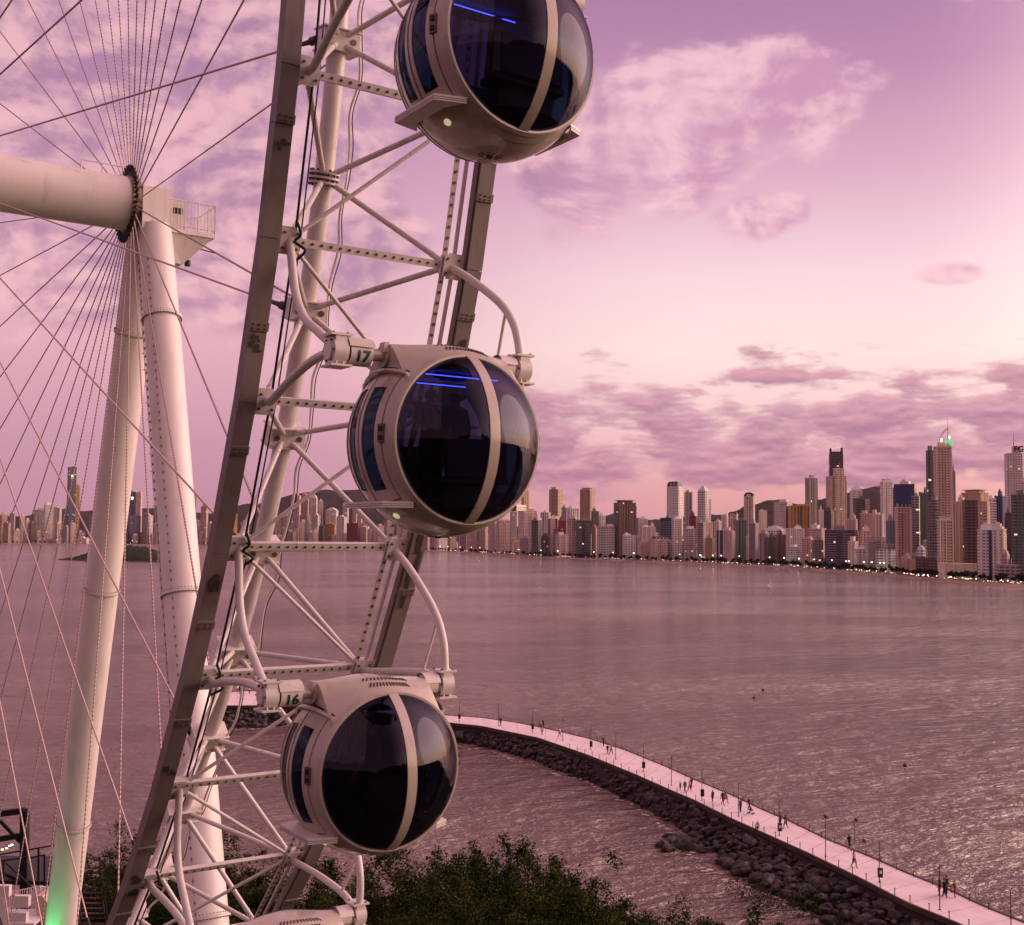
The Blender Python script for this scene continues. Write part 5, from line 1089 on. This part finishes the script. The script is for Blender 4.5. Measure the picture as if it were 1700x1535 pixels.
# ================================================================== people (one continuous skinned body each)
def body(pose, seed=0):
    """joints in metres, standing 1.7; returns a mesh made with a skin modifier"""
    P = {}
    if pose == 'seat':
        P = dict(pel=(0, 0, .16), wai=(0, -.03, .36), che=(0, -.05, .56), nec=(0, -.03, .72), hea=(0, 0, .82), top=(0, 0, .93))
        for s_, n_ in ((-1, 'l'), (1, 'r')):
            P.update({n_+'hip': (s_*.10, .02, .14), n_+'kne': (s_*.13, .44, .22), n_+'ank': (s_*.12, .56, -.18), n_+'toe': (s_*.13, .70, -.24), n_+'sho': (s_*.19, -.04, .65), n_+'elb': (s_*.26, .06, .40), n_+'wri': (s_*.17, .28, .30), n_+'pal': (s_*.15, .35, .28)})
    else:
        w = {'walka': .20, 'walkb': -.20, 'stand': .04, 'lookup': .03}[pose]
        P = dict(pel=(0, 0, .93), wai=(0, .0, 1.10), che=(0, .01, 1.30), nec=(0, .02, 1.46), hea=(0, .03, 1.56), top=(0, .02, 1.66))
        for s_, n_ in ((-1, 'l'), (1, 'r')):
            f_ = w*s_
            P.update({n_+'hip': (s_*.10, 0, .88), n_+'kne': (s_*.11, f_*.55+.04, .48), n_+'ank': (s_*.11, f_*1.0-(.10 if f_ < -.1 else 0), .09+(.08 if f_ < -.1 else 0)), n_+'toe': (s_*.13, f_+.14-(.10 if f_ < -.1 else 0), .035+(.02 if f_ < -.1 else 0)), n_+'sho': (s_*.19, 0, 1.39), n_+'elb': (s_*.25, -f_*.45-.02, 1.11), n_+'wri': (s_*.26, -f_*.9+.06, .88), n_+'pal': (s_*.26, -f_*1.0+.08, .80)})
            if pose == 'lookup' and s_ > 0: P.update({n_+'elb': (.27, .16, 1.18), n_+'wri': (.16, .34, 1.34), n_+'pal': (.13, .38, 1.41)})
    names = list(P); vs = [P[k] for k in names]; ix = {k: i for i, k in enumerate(names)}
    ed = [('pel', 'wai'), ('wai', 'che'), ('che', 'nec'), ('nec', 'hea'), ('hea', 'top')]
    for n_ in 'lr': ed += [('pel', n_+'hip'), (n_+'hip', n_+'kne'), (n_+'kne', n_+'ank'), (n_+'ank', n_+'toe'), ('che', n_+'sho'), (n_+'sho', n_+'elb'), (n_+'elb', n_+'wri'), (n_+'wri', n_+'pal')]
    R = dict(pel=.175, wai=.155, che=.185, nec=.06, hea=.108, top=.085, hip=.115, kne=.078, ank=.055, toe=.045, sho=.085, elb=.055, wri=.036, pal=.036)
    rad_ = [R.get(k, R.get(k[1:], .05)) for k in names]; E = [(ix[a], ix[b_]) for a, b_ in ed]
    for n_, s_ in (('l', -1), ('r', 1)):              # five short unequal fingers on each palm
        p, q = Vector(P[n_+'wri']), Vector(P[n_+'pal']); d = (q-p).normalized(); sd2 = d.cross(Vector((1, 0, 0))).normalized()
        for j, (o2, l2) in enumerate(((-.028, .062), (-.010, .075), (.009, .070), (.027, .055), (.040, .040))):
            st = q+sd2*o2*1.0+d*(.02 if j < 4 else -.03); e2 = st+d*l2*(1 if j < 4 else .5)+sd2*(.03 if j == 4 else 0)
            vs.append(tuple(e2)); rad_.append(.011); E.append((ix[n_+'pal'], len(vs)-1))
    me = bpy.data.meshes.new('body_tmp'); me.from_pydata([tuple(v) for v in vs], E, []); o = bpy.data.objects.new('body_tmp', me); COL.objects.link(o)
    sm = o.modifiers.new('s', 'SKIN'); sm.use_smooth_shade = True; me.update()
    for i, r_ in enumerate(rad_): me.skin_vertices[0].data[i].radius = (r_, r_*(.72 if names[i:i+1] and names[i] in ('che', 'wai', 'pel') else 1))
    me.skin_vertices[0].data[0].use_root = True
    sb = o.modifiers.new('u', 'SUBSURF'); sb.levels = 1; sb.render_levels = 1
    dg = bpy.context.evaluated_depsgraph_get(); out = bpy.data.meshes.new_from_object(o.evaluated_get(dg)); bpy.data.objects.remove(o)
    for k in ('skin', 'cl_grey', 'cl_navy', 'hair', 'cl_black'): out.materials.append(M[k])
    st_ = pose == 'seat'
    for f in out.polygons:                            # slots: skin, top, trousers, hair, shoes
        c_ = f.center
        if st_: z = c_.z; m_ = 3 if z > .84 or (z > .76 and c_.y < -.01) else 0 if z > .70 else 1 if (z > .30 and c_.y < .12) else 4 if z < -.12 else 0 if (z > .24 and abs(c_.x) > .14 and c_.y > .1 and c_.y < .4) else 2
        else:
            z = c_.z; arm = abs(c_.x) > .205 or (c_.y > .12 and z > 1.0)
            m_ = 3 if z > 1.62 or (z > 1.50 and c_.y < .02) else 0 if z > 1.44 else (1 if z > 1.16 else 0) if arm and z > .7 else 1 if z > .96 else 2 if z > (.46 if seed else .12) else 0 if z > .09 else 4
        f.material_index = m_
    return out
BOD = {(k, s_): body(k, s_) for k in ('walka', 'walkb', 'stand', 'lookup') for s_ in (0, 1)}; BOD[('seat', 0)] = body('seat')
def person(q, pose, shorts, top, legs, rz, label, z=DZ, sc=1., at=None, group=None):
    me = BOD[(pose, shorts)].copy(); me.materials[1] = M[top]; me.materials[2] = M[legs]
    o = bpy.data.objects.new('person', me); COL.objects.link(o); o.location = at if at is not None else onz(*q, z); o.rotation_euler = (0, 0, rz); o.scale = (sc,)*3
    tag(o, label, 'person', group); return o
A6 = lambda x, y: (700+x/3.09, 1160+y/3.09)
A7 = lambda x, y: (1150+x/3.09, 1220+y/3.09)
SE, NW = -2.3, .8
PPL = [(A6(405, 140), 'walka', 1, 'cl_black', 'cl_black', NW, 'lone person in black, farthest along the walkway right of the lowest cabin', 1),
 (A6(605, 153), 'walkb', 0, 'cl_grey', 'cl_black', SE, 'person in grey top, left of a trio on the far part of the walkway', 1),
 (A6(623, 149), 'stand', 0, 'cl_black', 'cl_black', SE, 'person all in black, back right of the far trio on the walkway', 1),
 (A6(618, 187), 'walka', 1, 'cl_pink', 'cl_navy', NW, 'person in pink top nearest the rocks in the far trio', .95),
 (A6(709, 196), 'walka', 0, 'cl_white', 'cl_grey', 1.6, 'person striding in white shirt beside a lamp post', 1.05),
 (A6(932, 243), 'stand', 0, 'cl_black', 'cl_black', SE, 'person in black walking behind the pair with the red shirt', 1),
 (A6(954, 286), 'walka', 1, 'cl_black', 'cl_navy', SE, 'person in black beside the one in bright red', 1),
 (A6(972, 284), 'walkb', 0, 'cl_red', 'cl_black', SE, 'person in bright red shirt on the middle of the walkway', .98),
 (A6(1327, 470), 'stand', 1, 'cl_grey', 'cl_black', NW, 'small child at the left of a family of four on the walkway', .72),
 (A6(1351, 482), 'walka', 1, 'cl_navy', 'cl_black', NW, 'adult in dark blue in the family of four, beside the child', 1),
 (A6(1374, 474), 'walkb', 0, 'cl_pink', 'cl_maroon', NW, 'person in pink top, third of the family of four', .9),
 (A6(1384, 460), 'stand', 0, 'cl_black', 'cl_maroon', NW, 'tall person in black behind the one in pink in the family of four', 1),
 (A6(1493, 532), 'stand', 1, 'cl_navy', 'cl_black', NW, 'lone person in navy top and shorts between the family and the tall pair', 1.0),
 (A6(1545, 545), 'walka', 1, 'cl_black', 'cl_black', SE, 'left one of a close pair in dark clothes, bare calves', 1.12),
 (A6(1560, 536), 'walkb', 1, 'cl_green', 'cl_black', SE, 'right one of a close pair, in green top', 1.15),
 (A7(246, 398), 'lookup', 0, 'cl_black', 'cl_black', NW, 'person in black raising an arm beside a lamp post', 1.05),
 (A7(290, 388), 'walka', 0, 'cl_maroon', 'cl_navy', SE, 'person in dark red pushing a stroller', 1.05),
 (A7(450, 472), 'stand', 0, 'cl_maroon', 'cl_black', NW, 'person in dark red top behind the lamp post with a bin', 1.05),
 (A7(477, 482), 'walkb', 1, 'cl_black', 'cl_black', NW, 'person in black with bare legs right of the one in dark red', 1.05),
 (A7(804, 592), 'walka', 1, 'cl_black', 'cl_black', SE, 'person in black near the red flag at the far edge', 1.15),
 (A7(828, 682), 'walkb', 1, 'skin', 'cl_black', SE, 'bare chested runner in black shorts mid walkway', 1.12),
 (A7(1267, 822), 'stand', 0, 'cl_grey', 'cl_navy', NW, 'leftmost of the nearest group, behind the lamp post', 1.08),
 (A7(1292, 835), 'walka', 0, 'cl_black', 'cl_black', NW, 'person in black at the front of the nearest group', 1.12),
 (A7(1304, 822), 'lookup', 0, 'cl_black', 'cl_navy', NW, 'tallest person of the nearest group, with dark jacket', 1.18),
 (A7(1343, 833), 'stand', 1, 'cl_maroon', 'cl_maroon', SE, 'rightmost of the nearest group, in dark red', 1.0)]
for q, pose, sh, top, legs, rz, lab, sc in PPL: person(q, pose, sh, top, legs, rz, lab, DZ, sc)
pe = onz(*A7(333, 484), DZ); person(None, 'seat', 0, 'cl_white', 'cl_navy', 2.6, 'person in pale top sitting on the near edge of the walkway', DZ, 1., at=Vector((pe.x, pe.y, DZ+.06)))
for k, (x, y, cl, lab) in enumerate(((381, 1149, 'cl_grey', 'grey clad person, leftmost at the round far end of the pier'), (394, 1149, 'cl_white', 'person in white hat and top near the far pier end'), (398, 1150, 'cl_black', 'person in black beside the one in white at the far pier end'), (414, 1151, 'cl_white', 'person in white standing alone at the far pier end'), (457, 1149, 'cl_maroon', 'person in maroon just right of the lowest bearing bracket, far pier end'), (465, 1149, 'cl_pink', 'person in pink tone top behind the drum marked 16'), (472, 1150, 'cl_navy', 'person in navy behind the drum marked 16'), (484, 1149, 'cl_black', 'person in black, rightmost at the far pier end'))):
    person((x, y+1), ('stand', 'walka', 'walkb', 'stand')[k % 4], k % 2, cl, 'cl_black', 1.3*k, lab, DZ, 1.02)
# stroller
sp_ = onz(*A7(298, 405), DZ); st = empty('stroller', sp_, SE, 'dark baby stroller pushed by the person in dark red', 'stroller')
b = MB(); b.box((0, 0, .55), .36, .5, .12); b.grid(lambda u, v: (-.18+.36*u, -.25+.3*cos(v*2.2), .6+.36*sin(v*2.2)), 2, 6); b.build('seat', M['cl_navy'], st)
b = MB(); b.path([(-.2, -.55, .98), (-.2, -.2, .6), (-.2, .32, .12)], .018, 6); b.path([(.2, -.55, .98), (.2, -.2, .6), (.2, .32, .12)], .018, 6); b.tube((-.2, -.55, .98), (.2, -.55, .98), .02, n=6); b.path([(-.2, -.3, .12), (-.2, .05, .55)], .018, 6); b.path([(.2, -.3, .12), (.2, .05, .55)], .018, 6); b.build('frame', M['steel'], st)
for x, y in ((-.2, .32), (.2, .32), (-.2, -.3), (.2, -.3)): b = MB(); b.tube((x-.02, y, .11), (x+.02, y, .11), .11, n=14); b.build('wheel', M['black'], st)
# riders in the cabins
for (ci, lx, ly, rz_, top, lab) in ((0, .15, -.28, AL*-1+pi/2, 'cl_black', 'rider standing in the middle cabin, a dark shape behind the tinted glass'), (0, -.1, .25, 1.0, 'cl_navy', 'second rider in the middle cabin, nearer its mullion'), (1, .25, -.15, 1.2, 'cl_navy', 'left rider in the lowest cabin, dark against the glass'), (1, .1, .28, .6, 'cl_black', 'right rider in the lowest cabin, dark against the glass')):
    pc = PODS[ci].location+WX*lx+WY*ly+Vector((0, 0, -.91)); o = person(None, 'stand', 0, top, 'cl_black', rz_, lab, 0, .98, at=pc)
# two small buoys
for x, y, lab in ((1267, 1146, 'farthest of three small dark buoys, floating mid bay'), (1252, 1159, 'leftmost of three small dark buoys, close to the farthest one'), (1503, 1272, 'nearest of three small dark buoys, floating off the walkway')):
    p = onz(x, y, 0); s_ = empty('buoy', p, 0, lab, 'buoy'); b = MB(); b.path([(0, 0, -.3), (0, 0, .1), (0, 0, .35), (0, 0, .5)], [.25, .42, .32, .05], 14); b.build('float', M['dsteel'], s_); b = MB(); b.tube((0, 0, .48), (0, 0, .9), .03, n=6); b.build('mast', M['dsteel'], s_)

# ================================================================== trees on the near slope
TV = []; HT = {}
TL = ['feathery dark green tree', 'olive green tree', 'dense dark tree', 'loose light tipped tree', 'bushy low tree']
for k in range(5):
    r3 = random.Random(40+k); root = empty('tree', (0, 0, -60-k), 0, 'x', 'tree', 'trees on the slope below the wheel')
    hh = 9.0; b = MB(); tips = []
    b.path([(0, 0, -1), (.2, .1, 2.2), (.1, -.1, 4.5), (.15, 0, 6.5)], [.30, .24, .17, .09], 9); 
    for j in range(15 if k != 4 else 12):
        a = j*2.4+r3.uniform(-.4, .4); z0 = r3.uniform(2.2, 6.0); ln = r3.uniform(1.6, 3.6); e_ = Vector((cos(a)*ln, sin(a)*ln, z0+r3.uniform(1.2, 3.2)))
        m_ = Vector((cos(a)*ln*.5, sin(a)*ln*.5, z0+.6)); b.path([(.15, 0, z0-.3), m_, e_], [.10, .065, .025], 6); tips += [e_, m_.lerp(e_, .55)]
    tips.append(Vector((.1, 0, 8.0))); tr = b.build('trunk', M['bark'], root)
    b = MB(); pts = []
    for t_ in tips:
        for _ in range(3):
            o_ = Vector((r3.gauss(0, .6), r3.gauss(0, .6), r3.gauss(.1, .4))); out = Vector((t_.x+o_.x, t_.y+o_.y, 0)); out = out.normalized() if out.length > .1 else Vector((1, 0, 0))
            pts.append((t_+o_, (out*r3.uniform(.1, 1.0)+Vector((r3.uniform(-.4, .4), r3.uniform(-.4, .4), r3.uniform(.1, .9)))).normalized()))
    for _ in range(11):                                # a few tall leading sprays break the outline
        t_ = r3.choice(tips); pts.append((t_+Vector((r3.gauss(0, .6), r3.gauss(0, .6), r3.uniform(.9, 2.6))), Vector((r3.uniform(-.8, .8), r3.uniform(-.8, .8), 1)).normalized()))
    for p, lean in pts:                                # each tuft: many small leaves along an arching spray, clumps of one green each
        L = r3.uniform(.6, 1.5)*(1.3 if k in (0, 3) else 1.); mi = r3.choice((0, 0, 1, 2)); wd = r3.uniform(.16, .34)
        for _ in range(190):
            t_ = r3.random(); q = p+lean*(t_*L-.3)-Vector((0, 0, t_*t_*L*.35))+Vector((r3.gauss(0, wd), r3.gauss(0, wd), r3.gauss(0, wd*.8)))
            u = Vector((r3.gauss(0, 1), r3.gauss(0, 1), r3.gauss(0, .7))).normalized(); v = u.orthogonal(); v.rotate(Matrix.Rotation(r3.uniform(0, 6.28), 3, u)); s_ = r3.uniform(.05, .115)
            b.add([q-u*s_, q+v*s_*.36, q+u*s_, q-v*s_*.36], [(0, 1, 2, 3)], mi if r3.random() < .8 else r3.choice((0, 1)))
    zs_ = sorted(v[2] for v in b.v); HT[k] = zs_[-1]*.98
    cr = b.build('crown', [M['leafa'], M['leafb'], M['leafc']], root); kids(root, tr, cr); TV.append(root)
# (photo column of the crown top, photo row of the crown top, distance, variety)
TR = [(832, 1368, 82, 0), (800, 1392, 78, 3), (915, 1388, 84, 0), (880, 1408, 80, 2), (955, 1425, 84, 3), (1000, 1452, 84, 4), (742, 1398, 80, 3), (705, 1406, 76, 0), (660, 1420, 80, 1), (615, 1420, 76, 2), (575, 1428, 80, 0), (530, 1425, 76, 2), (490, 1422, 82, 1), (765, 1428, 72, 2), (850, 1440, 72, 2), (910, 1455, 74, 1), (700, 1450, 70, 4), (620, 1462, 70, 4), (960, 1480, 74, 2), (540, 1468, 68, 1), (808, 1470, 68, 1),
      (395, 1392, 86, 1), (345, 1398, 84, 2), (430, 1402, 86, 4), (300, 1390, 88, 3), (235, 1382, 84, 2), (190, 1392, 86, 1), (165, 1418, 80, 2), (225, 1430, 76, 4), (285, 1440, 76, 1), (370, 1440, 76, 2), (440, 1445, 76, 1), (330, 1475, 70, 4),
      (1045, 1492, 82, 4), (1135, 1488, 84, 0), (1165, 1520, 80, 4), (1232, 1512, 86, 3), (1205, 1524, 84, 4), (1085, 1512, 78, 1), (1340, 1527, 92, 4), (1010, 1512, 74, 0), (1290, 1522, 90, 4)]
usedv = set(); cnt = {}
for px, py, yy, k in TR:
    top = aty(px, py, yy); gz = ground(top.x, top.y); hgt = max(2.2, top.z-gz); sc = hgt/HT[k]
    sxy = min(1.15, max(.45, sc*1.0)); nmh = [T_ for T_ in (('left', 470), ('centre', 760), ('right', 1050), ('far right', 9999)) if px < T_[1]][0][0]
    key = (k, nmh); cnt[key] = cnt.get(key, 0)+1
    where = {'left': 'left of the slanted rim beam foot', 'centre': 'under the lowest whole cabin', 'right': 'right of the lowest whole cabin', 'far right': 'toward the rocks at the bottom'}[nmh]
    lab = '%s%s, %s' % (('', 'second ', 'third ', 'fourth ', 'fifth ', 'sixth ', 'seventh ')[cnt[key]-1], TL[k], where)
    loc = (top.x, top.y, gz)
    if k not in usedv: o = TV[k]; usedv.add(k); o.location = loc; o.scale = (sxy, sxy, sc); o['label'] = lab
    else: o = dup(TV[k], loc, R_.uniform(0, 6.28), lab, (sxy, sxy, sc))
# low scrub at the foot of the slope and on the rocks
b = MB(); cs = [onz(x, y, .8) for x, y in ((1250, 1482), (1275, 1490), (1300, 1500), (1330, 1505), (1340, 1490), (1355, 1512), (1265, 1500), (1230, 1478))]
leafcloud(b, cs, 2600, 1.7, .11, (0, 1, 2)); cs = [Vector((x, y, ground(x, y)+.3)) for x, y in [(R_.uniform(-60, 60), R_.uniform(62, 104)) for _ in range(700)] if ground(x, y) > .4]
leafcloud(b, cs, 60000, 1.5, .13, (0, 1, 2)); o = b.build('scrub', [M['leafa'], M['leafb'], M['leafc']]); o['kind'] = 'stuff'; tag(o, 'low green scrub covering the slope and the foot of the rocks', 'scrub')
# dark wooded crest behind the viewer (mirrored in the cabin glass)
for k in range(16):
    x = -150+k*22+R_.uniform(-6, 6); y = -95+R_.uniform(-12, 12)-abs(x)*.1
    dup(TV[k % 5], (x, y, ground(x, y)), R_.uniform(0, 6), '%s on the wooded hill behind the viewer, number %d from its left end' % (TL[k % 5], k+1) if False else ('%s on the wooded crest behind the viewpoint' % TL[k % 5]), R_.uniform(1.0, 1.7))

# ================================================================== left corner: dark frame pavilion, service platform, timber deck
Yp = 92
def pc(px, py, yy=Yp): return aty(px, py, yy)
pv = empty('pavilion', pc(20, 1535)*1.0, 0, 'dark steel framed pavilion with small lit lamps at the lower left edge', 'pavilion'); PV = Vector(pv.location)
def rp(px, py, dy=0): return pc(px, py, Yp+dy)-PV
for (a, c_, w_) in (((41, 1345), (41, 1560), .55), ((41, 1345), (-60, 1358), .45), ((38, 1386), (-60, 1402), .4), ((-30, 1350), (-30, 1560), .5)):
    b = MB(); b.bar(rp(*a), rp(*c_), w_, w_, (0, 1, 0)); b.build('frame_beam', M['dsteel'], pv)
    b = MB(); b.bar(rp(*a, 6), rp(*c_, 6), w_, w_, (0, 1, 0)); b.build('frame_beam', M['dsteel'], pv)
for (a, c_) in (((0, 1362), (34, 1398)), ((-20, 1440), (36, 1462))): b = MB(); b.bar(rp(*a), rp(*c_), .22, .22, (0, 1, 0)); b.build('brace', M['dsteel'], pv)
for yy_ in (1345, 1388): b = MB(); q0, q1 = rp(41, yy_), rp(41, yy_, 6); b.bar(q0, q1, .4, .3); b.build('frame_beam', M['dsteel'], pv)
for x, y in ((4, 1410), (11, 1408), (16, 1404), (20, 1402)): b = MB(); b.box(rp(x, y), .16, .06, .07); b.build('lamp', M['lampo'], pv)
b = MB(); b.box(rp(0, 1462)+Vector((0, 3, 0)), 8, 7, .3); b.build('floor', M['dsteel'], pv)
fr = empty('fence', pc(95, 1535, 86), 0, 'dark steel fence with square openings between the pavilion and the ladder leg', 'fence'); FR = Vector(fr.location)
for (a, c_, w_) in (((-10, 1420), (96, 1402), .10), ((48, 1424), (74, 1419), .10), ((64, 1408), (64, 1470), .12), ((74, 1418), (74, 1475), .12), ((-5, 1430), (48, 1422), .10), ((6, 1430), (6, 1480), .12), ((10, 1432), (60, 1480), .10)): 
    b = MB(); b.bar(pc(*a, 86)-FR, pc(*c_, 86)-FR, w_, w_, (0, 1, 0)); b.build('rail' if abs(a[1]-c_[1]) < 20 else 'post', M['dsteel'], fr)
Yq = 72
sv = empty('service_platform', pc(40, 1545, Yq), 0, 'white railed service platform with a beige cabinet in the lower left corner', 'platform'); SV = Vector(sv.location)
def sq(px, py, dy=0): return pc(px, py, Yq+dy)-SV
def railing(A, B, n_, name):
    b = MB()
    for f_ in (0, 1): b.bar(A+Vector((0, 0, 1.05-.9*f_)), B+Vector((0, 0, 1.05-.9*f_)), .05, .05)
    for k in range(n_+1): q = A+(B-A)*(k/n_); b.tube(q, q+Vector((0, 0, 1.05)), .018 if k % 5 else .03, n=5)
    b.build(name, M['white'], sv)
A, B, C_ = sq(-30, 1520), sq(66, 1500), sq(84, 1503, 4); railing(A, B, 26, 'railing'); railing(B, C_, 12, 'railing'); railing(A+Vector((0, -2.2, -.2)), B+Vector((-.4, -2.2, -.2)), 24, 'railing')
b = MB(); b.box((A+B)/2+Vector((0, -1, -.12)), 4.6, 2.6, .16); b.build('platform_floor', M['white2'], sv)
b = MB(); p0, p1, p2, p3 = sq(60, 1487, -1), sq(70, 1487, -1), sq(96, 1523, -1), sq(60, 1523, -1); dd = Vector((0, 2.2, .0)); dn = Vector((0, 0, -2.))
b.add([p0, p1, p2, p3, p0+dd, p1+dd, p2+dd, p3+dd, p3+dn, p2+dn, p2+dd+dn, p3+dd+dn], [(0, 3, 2, 1), (4, 5, 6, 7), (0, 1, 5, 4), (1, 2, 6, 5), (0, 4, 7, 3), (3, 8, 9, 2), (2, 9, 10, 6), (6, 10, 11, 7), (7, 11, 8, 3)]); b.build('cabinet', M['green_box'], sv)
for x, y, lab in ((36, 1495, 'upper of two white floodlight boxes on the service platform rail'), (32, 1523, 'lower of two white floodlight boxes on the service platform rail'), (4, 1478, 'round topped white box at the left edge above the platform rail')):
    fl = empty('floodlight', pc(x, y, Yq-2), 0, lab, 'floodlight'); b = MB(); b.box((0, 0, 0), .92, .4, .60); b.box((0, -.21, .0), .96, .04, .66); b.build('housing', M['white'], fl); b = MB(); b.box((-.3, .1, -.38), .06, .06, .3); b.box((.3, .1, -.38), .06, .06, .3); b.build('bracket', M['steel'], fl)
td = empty('timber_stair', pc(145, 1545, 78), 0, 'brown timber steps and deck right of the green lit leg', 'stairs'); TD = Vector(td.location)
b = MB()
for k in range(14): q = pc(146+k*.8, 1440+k*8.5, 84-k*.9)-TD; b.box(q, 1.5, .34, .07)
b.build('step', M['timber'], td)
for sx in (-1, 1):
    b = MB(); q0, q1 = pc(146, 1440, 84)-TD, pc(156.4, 1550, 72.5)-TD; b.bar(q0+Vector((sx*.8, 0, -.1)), q1+Vector((sx*.8, 0, -.1)), .09, .28); b.build('stringer', M['timber'], td)
    b = MB(); b.bar(q0+Vector((sx*.8, 0, .95)), q1+Vector((sx*.8, 0, .95)), .05, .05)
    for k in range(12): q = q0+(q1-q0)*(k/11)+Vector((sx*.8, 0, 0)); b.tube(q, q+Vector((0, 0, .95)), .02, n=5)
    b.build('handrail', M['dsteel'], td)

for o in bpy.data.objects:
    if 'label' in o and len(str(o['label']).split()) > 16: print('LONG', o.name, o['label']); o['label'] = ' '.join(str(o['label']).split()[:16])
# ================================================================== evening haze over the bay
b = MB(); b.box((0, 5900, 295), 31000, 17000, 608)
for f in b.f: pass
hz = b.build('haze', bpy.data.materials.new('haze')); hz['kind'] = 'stuff'; hm = hz.data.materials[0]; hm.use_nodes = True; ht = hm.node_tree; ht.nodes.clear()
pvn = ht.nodes.new('ShaderNodeVolumePrincipled'); pvn.inputs['Color'].default_value = (.86, .62, .74, 1); pvn.inputs['Density'].default_value = 1.3e-5; pvn.inputs['Anisotropy'].default_value = .2
oo = ht.nodes.new('ShaderNodeOutputMaterial'); ht.links.new(pvn.outputs[0], oo.inputs['Volume'])
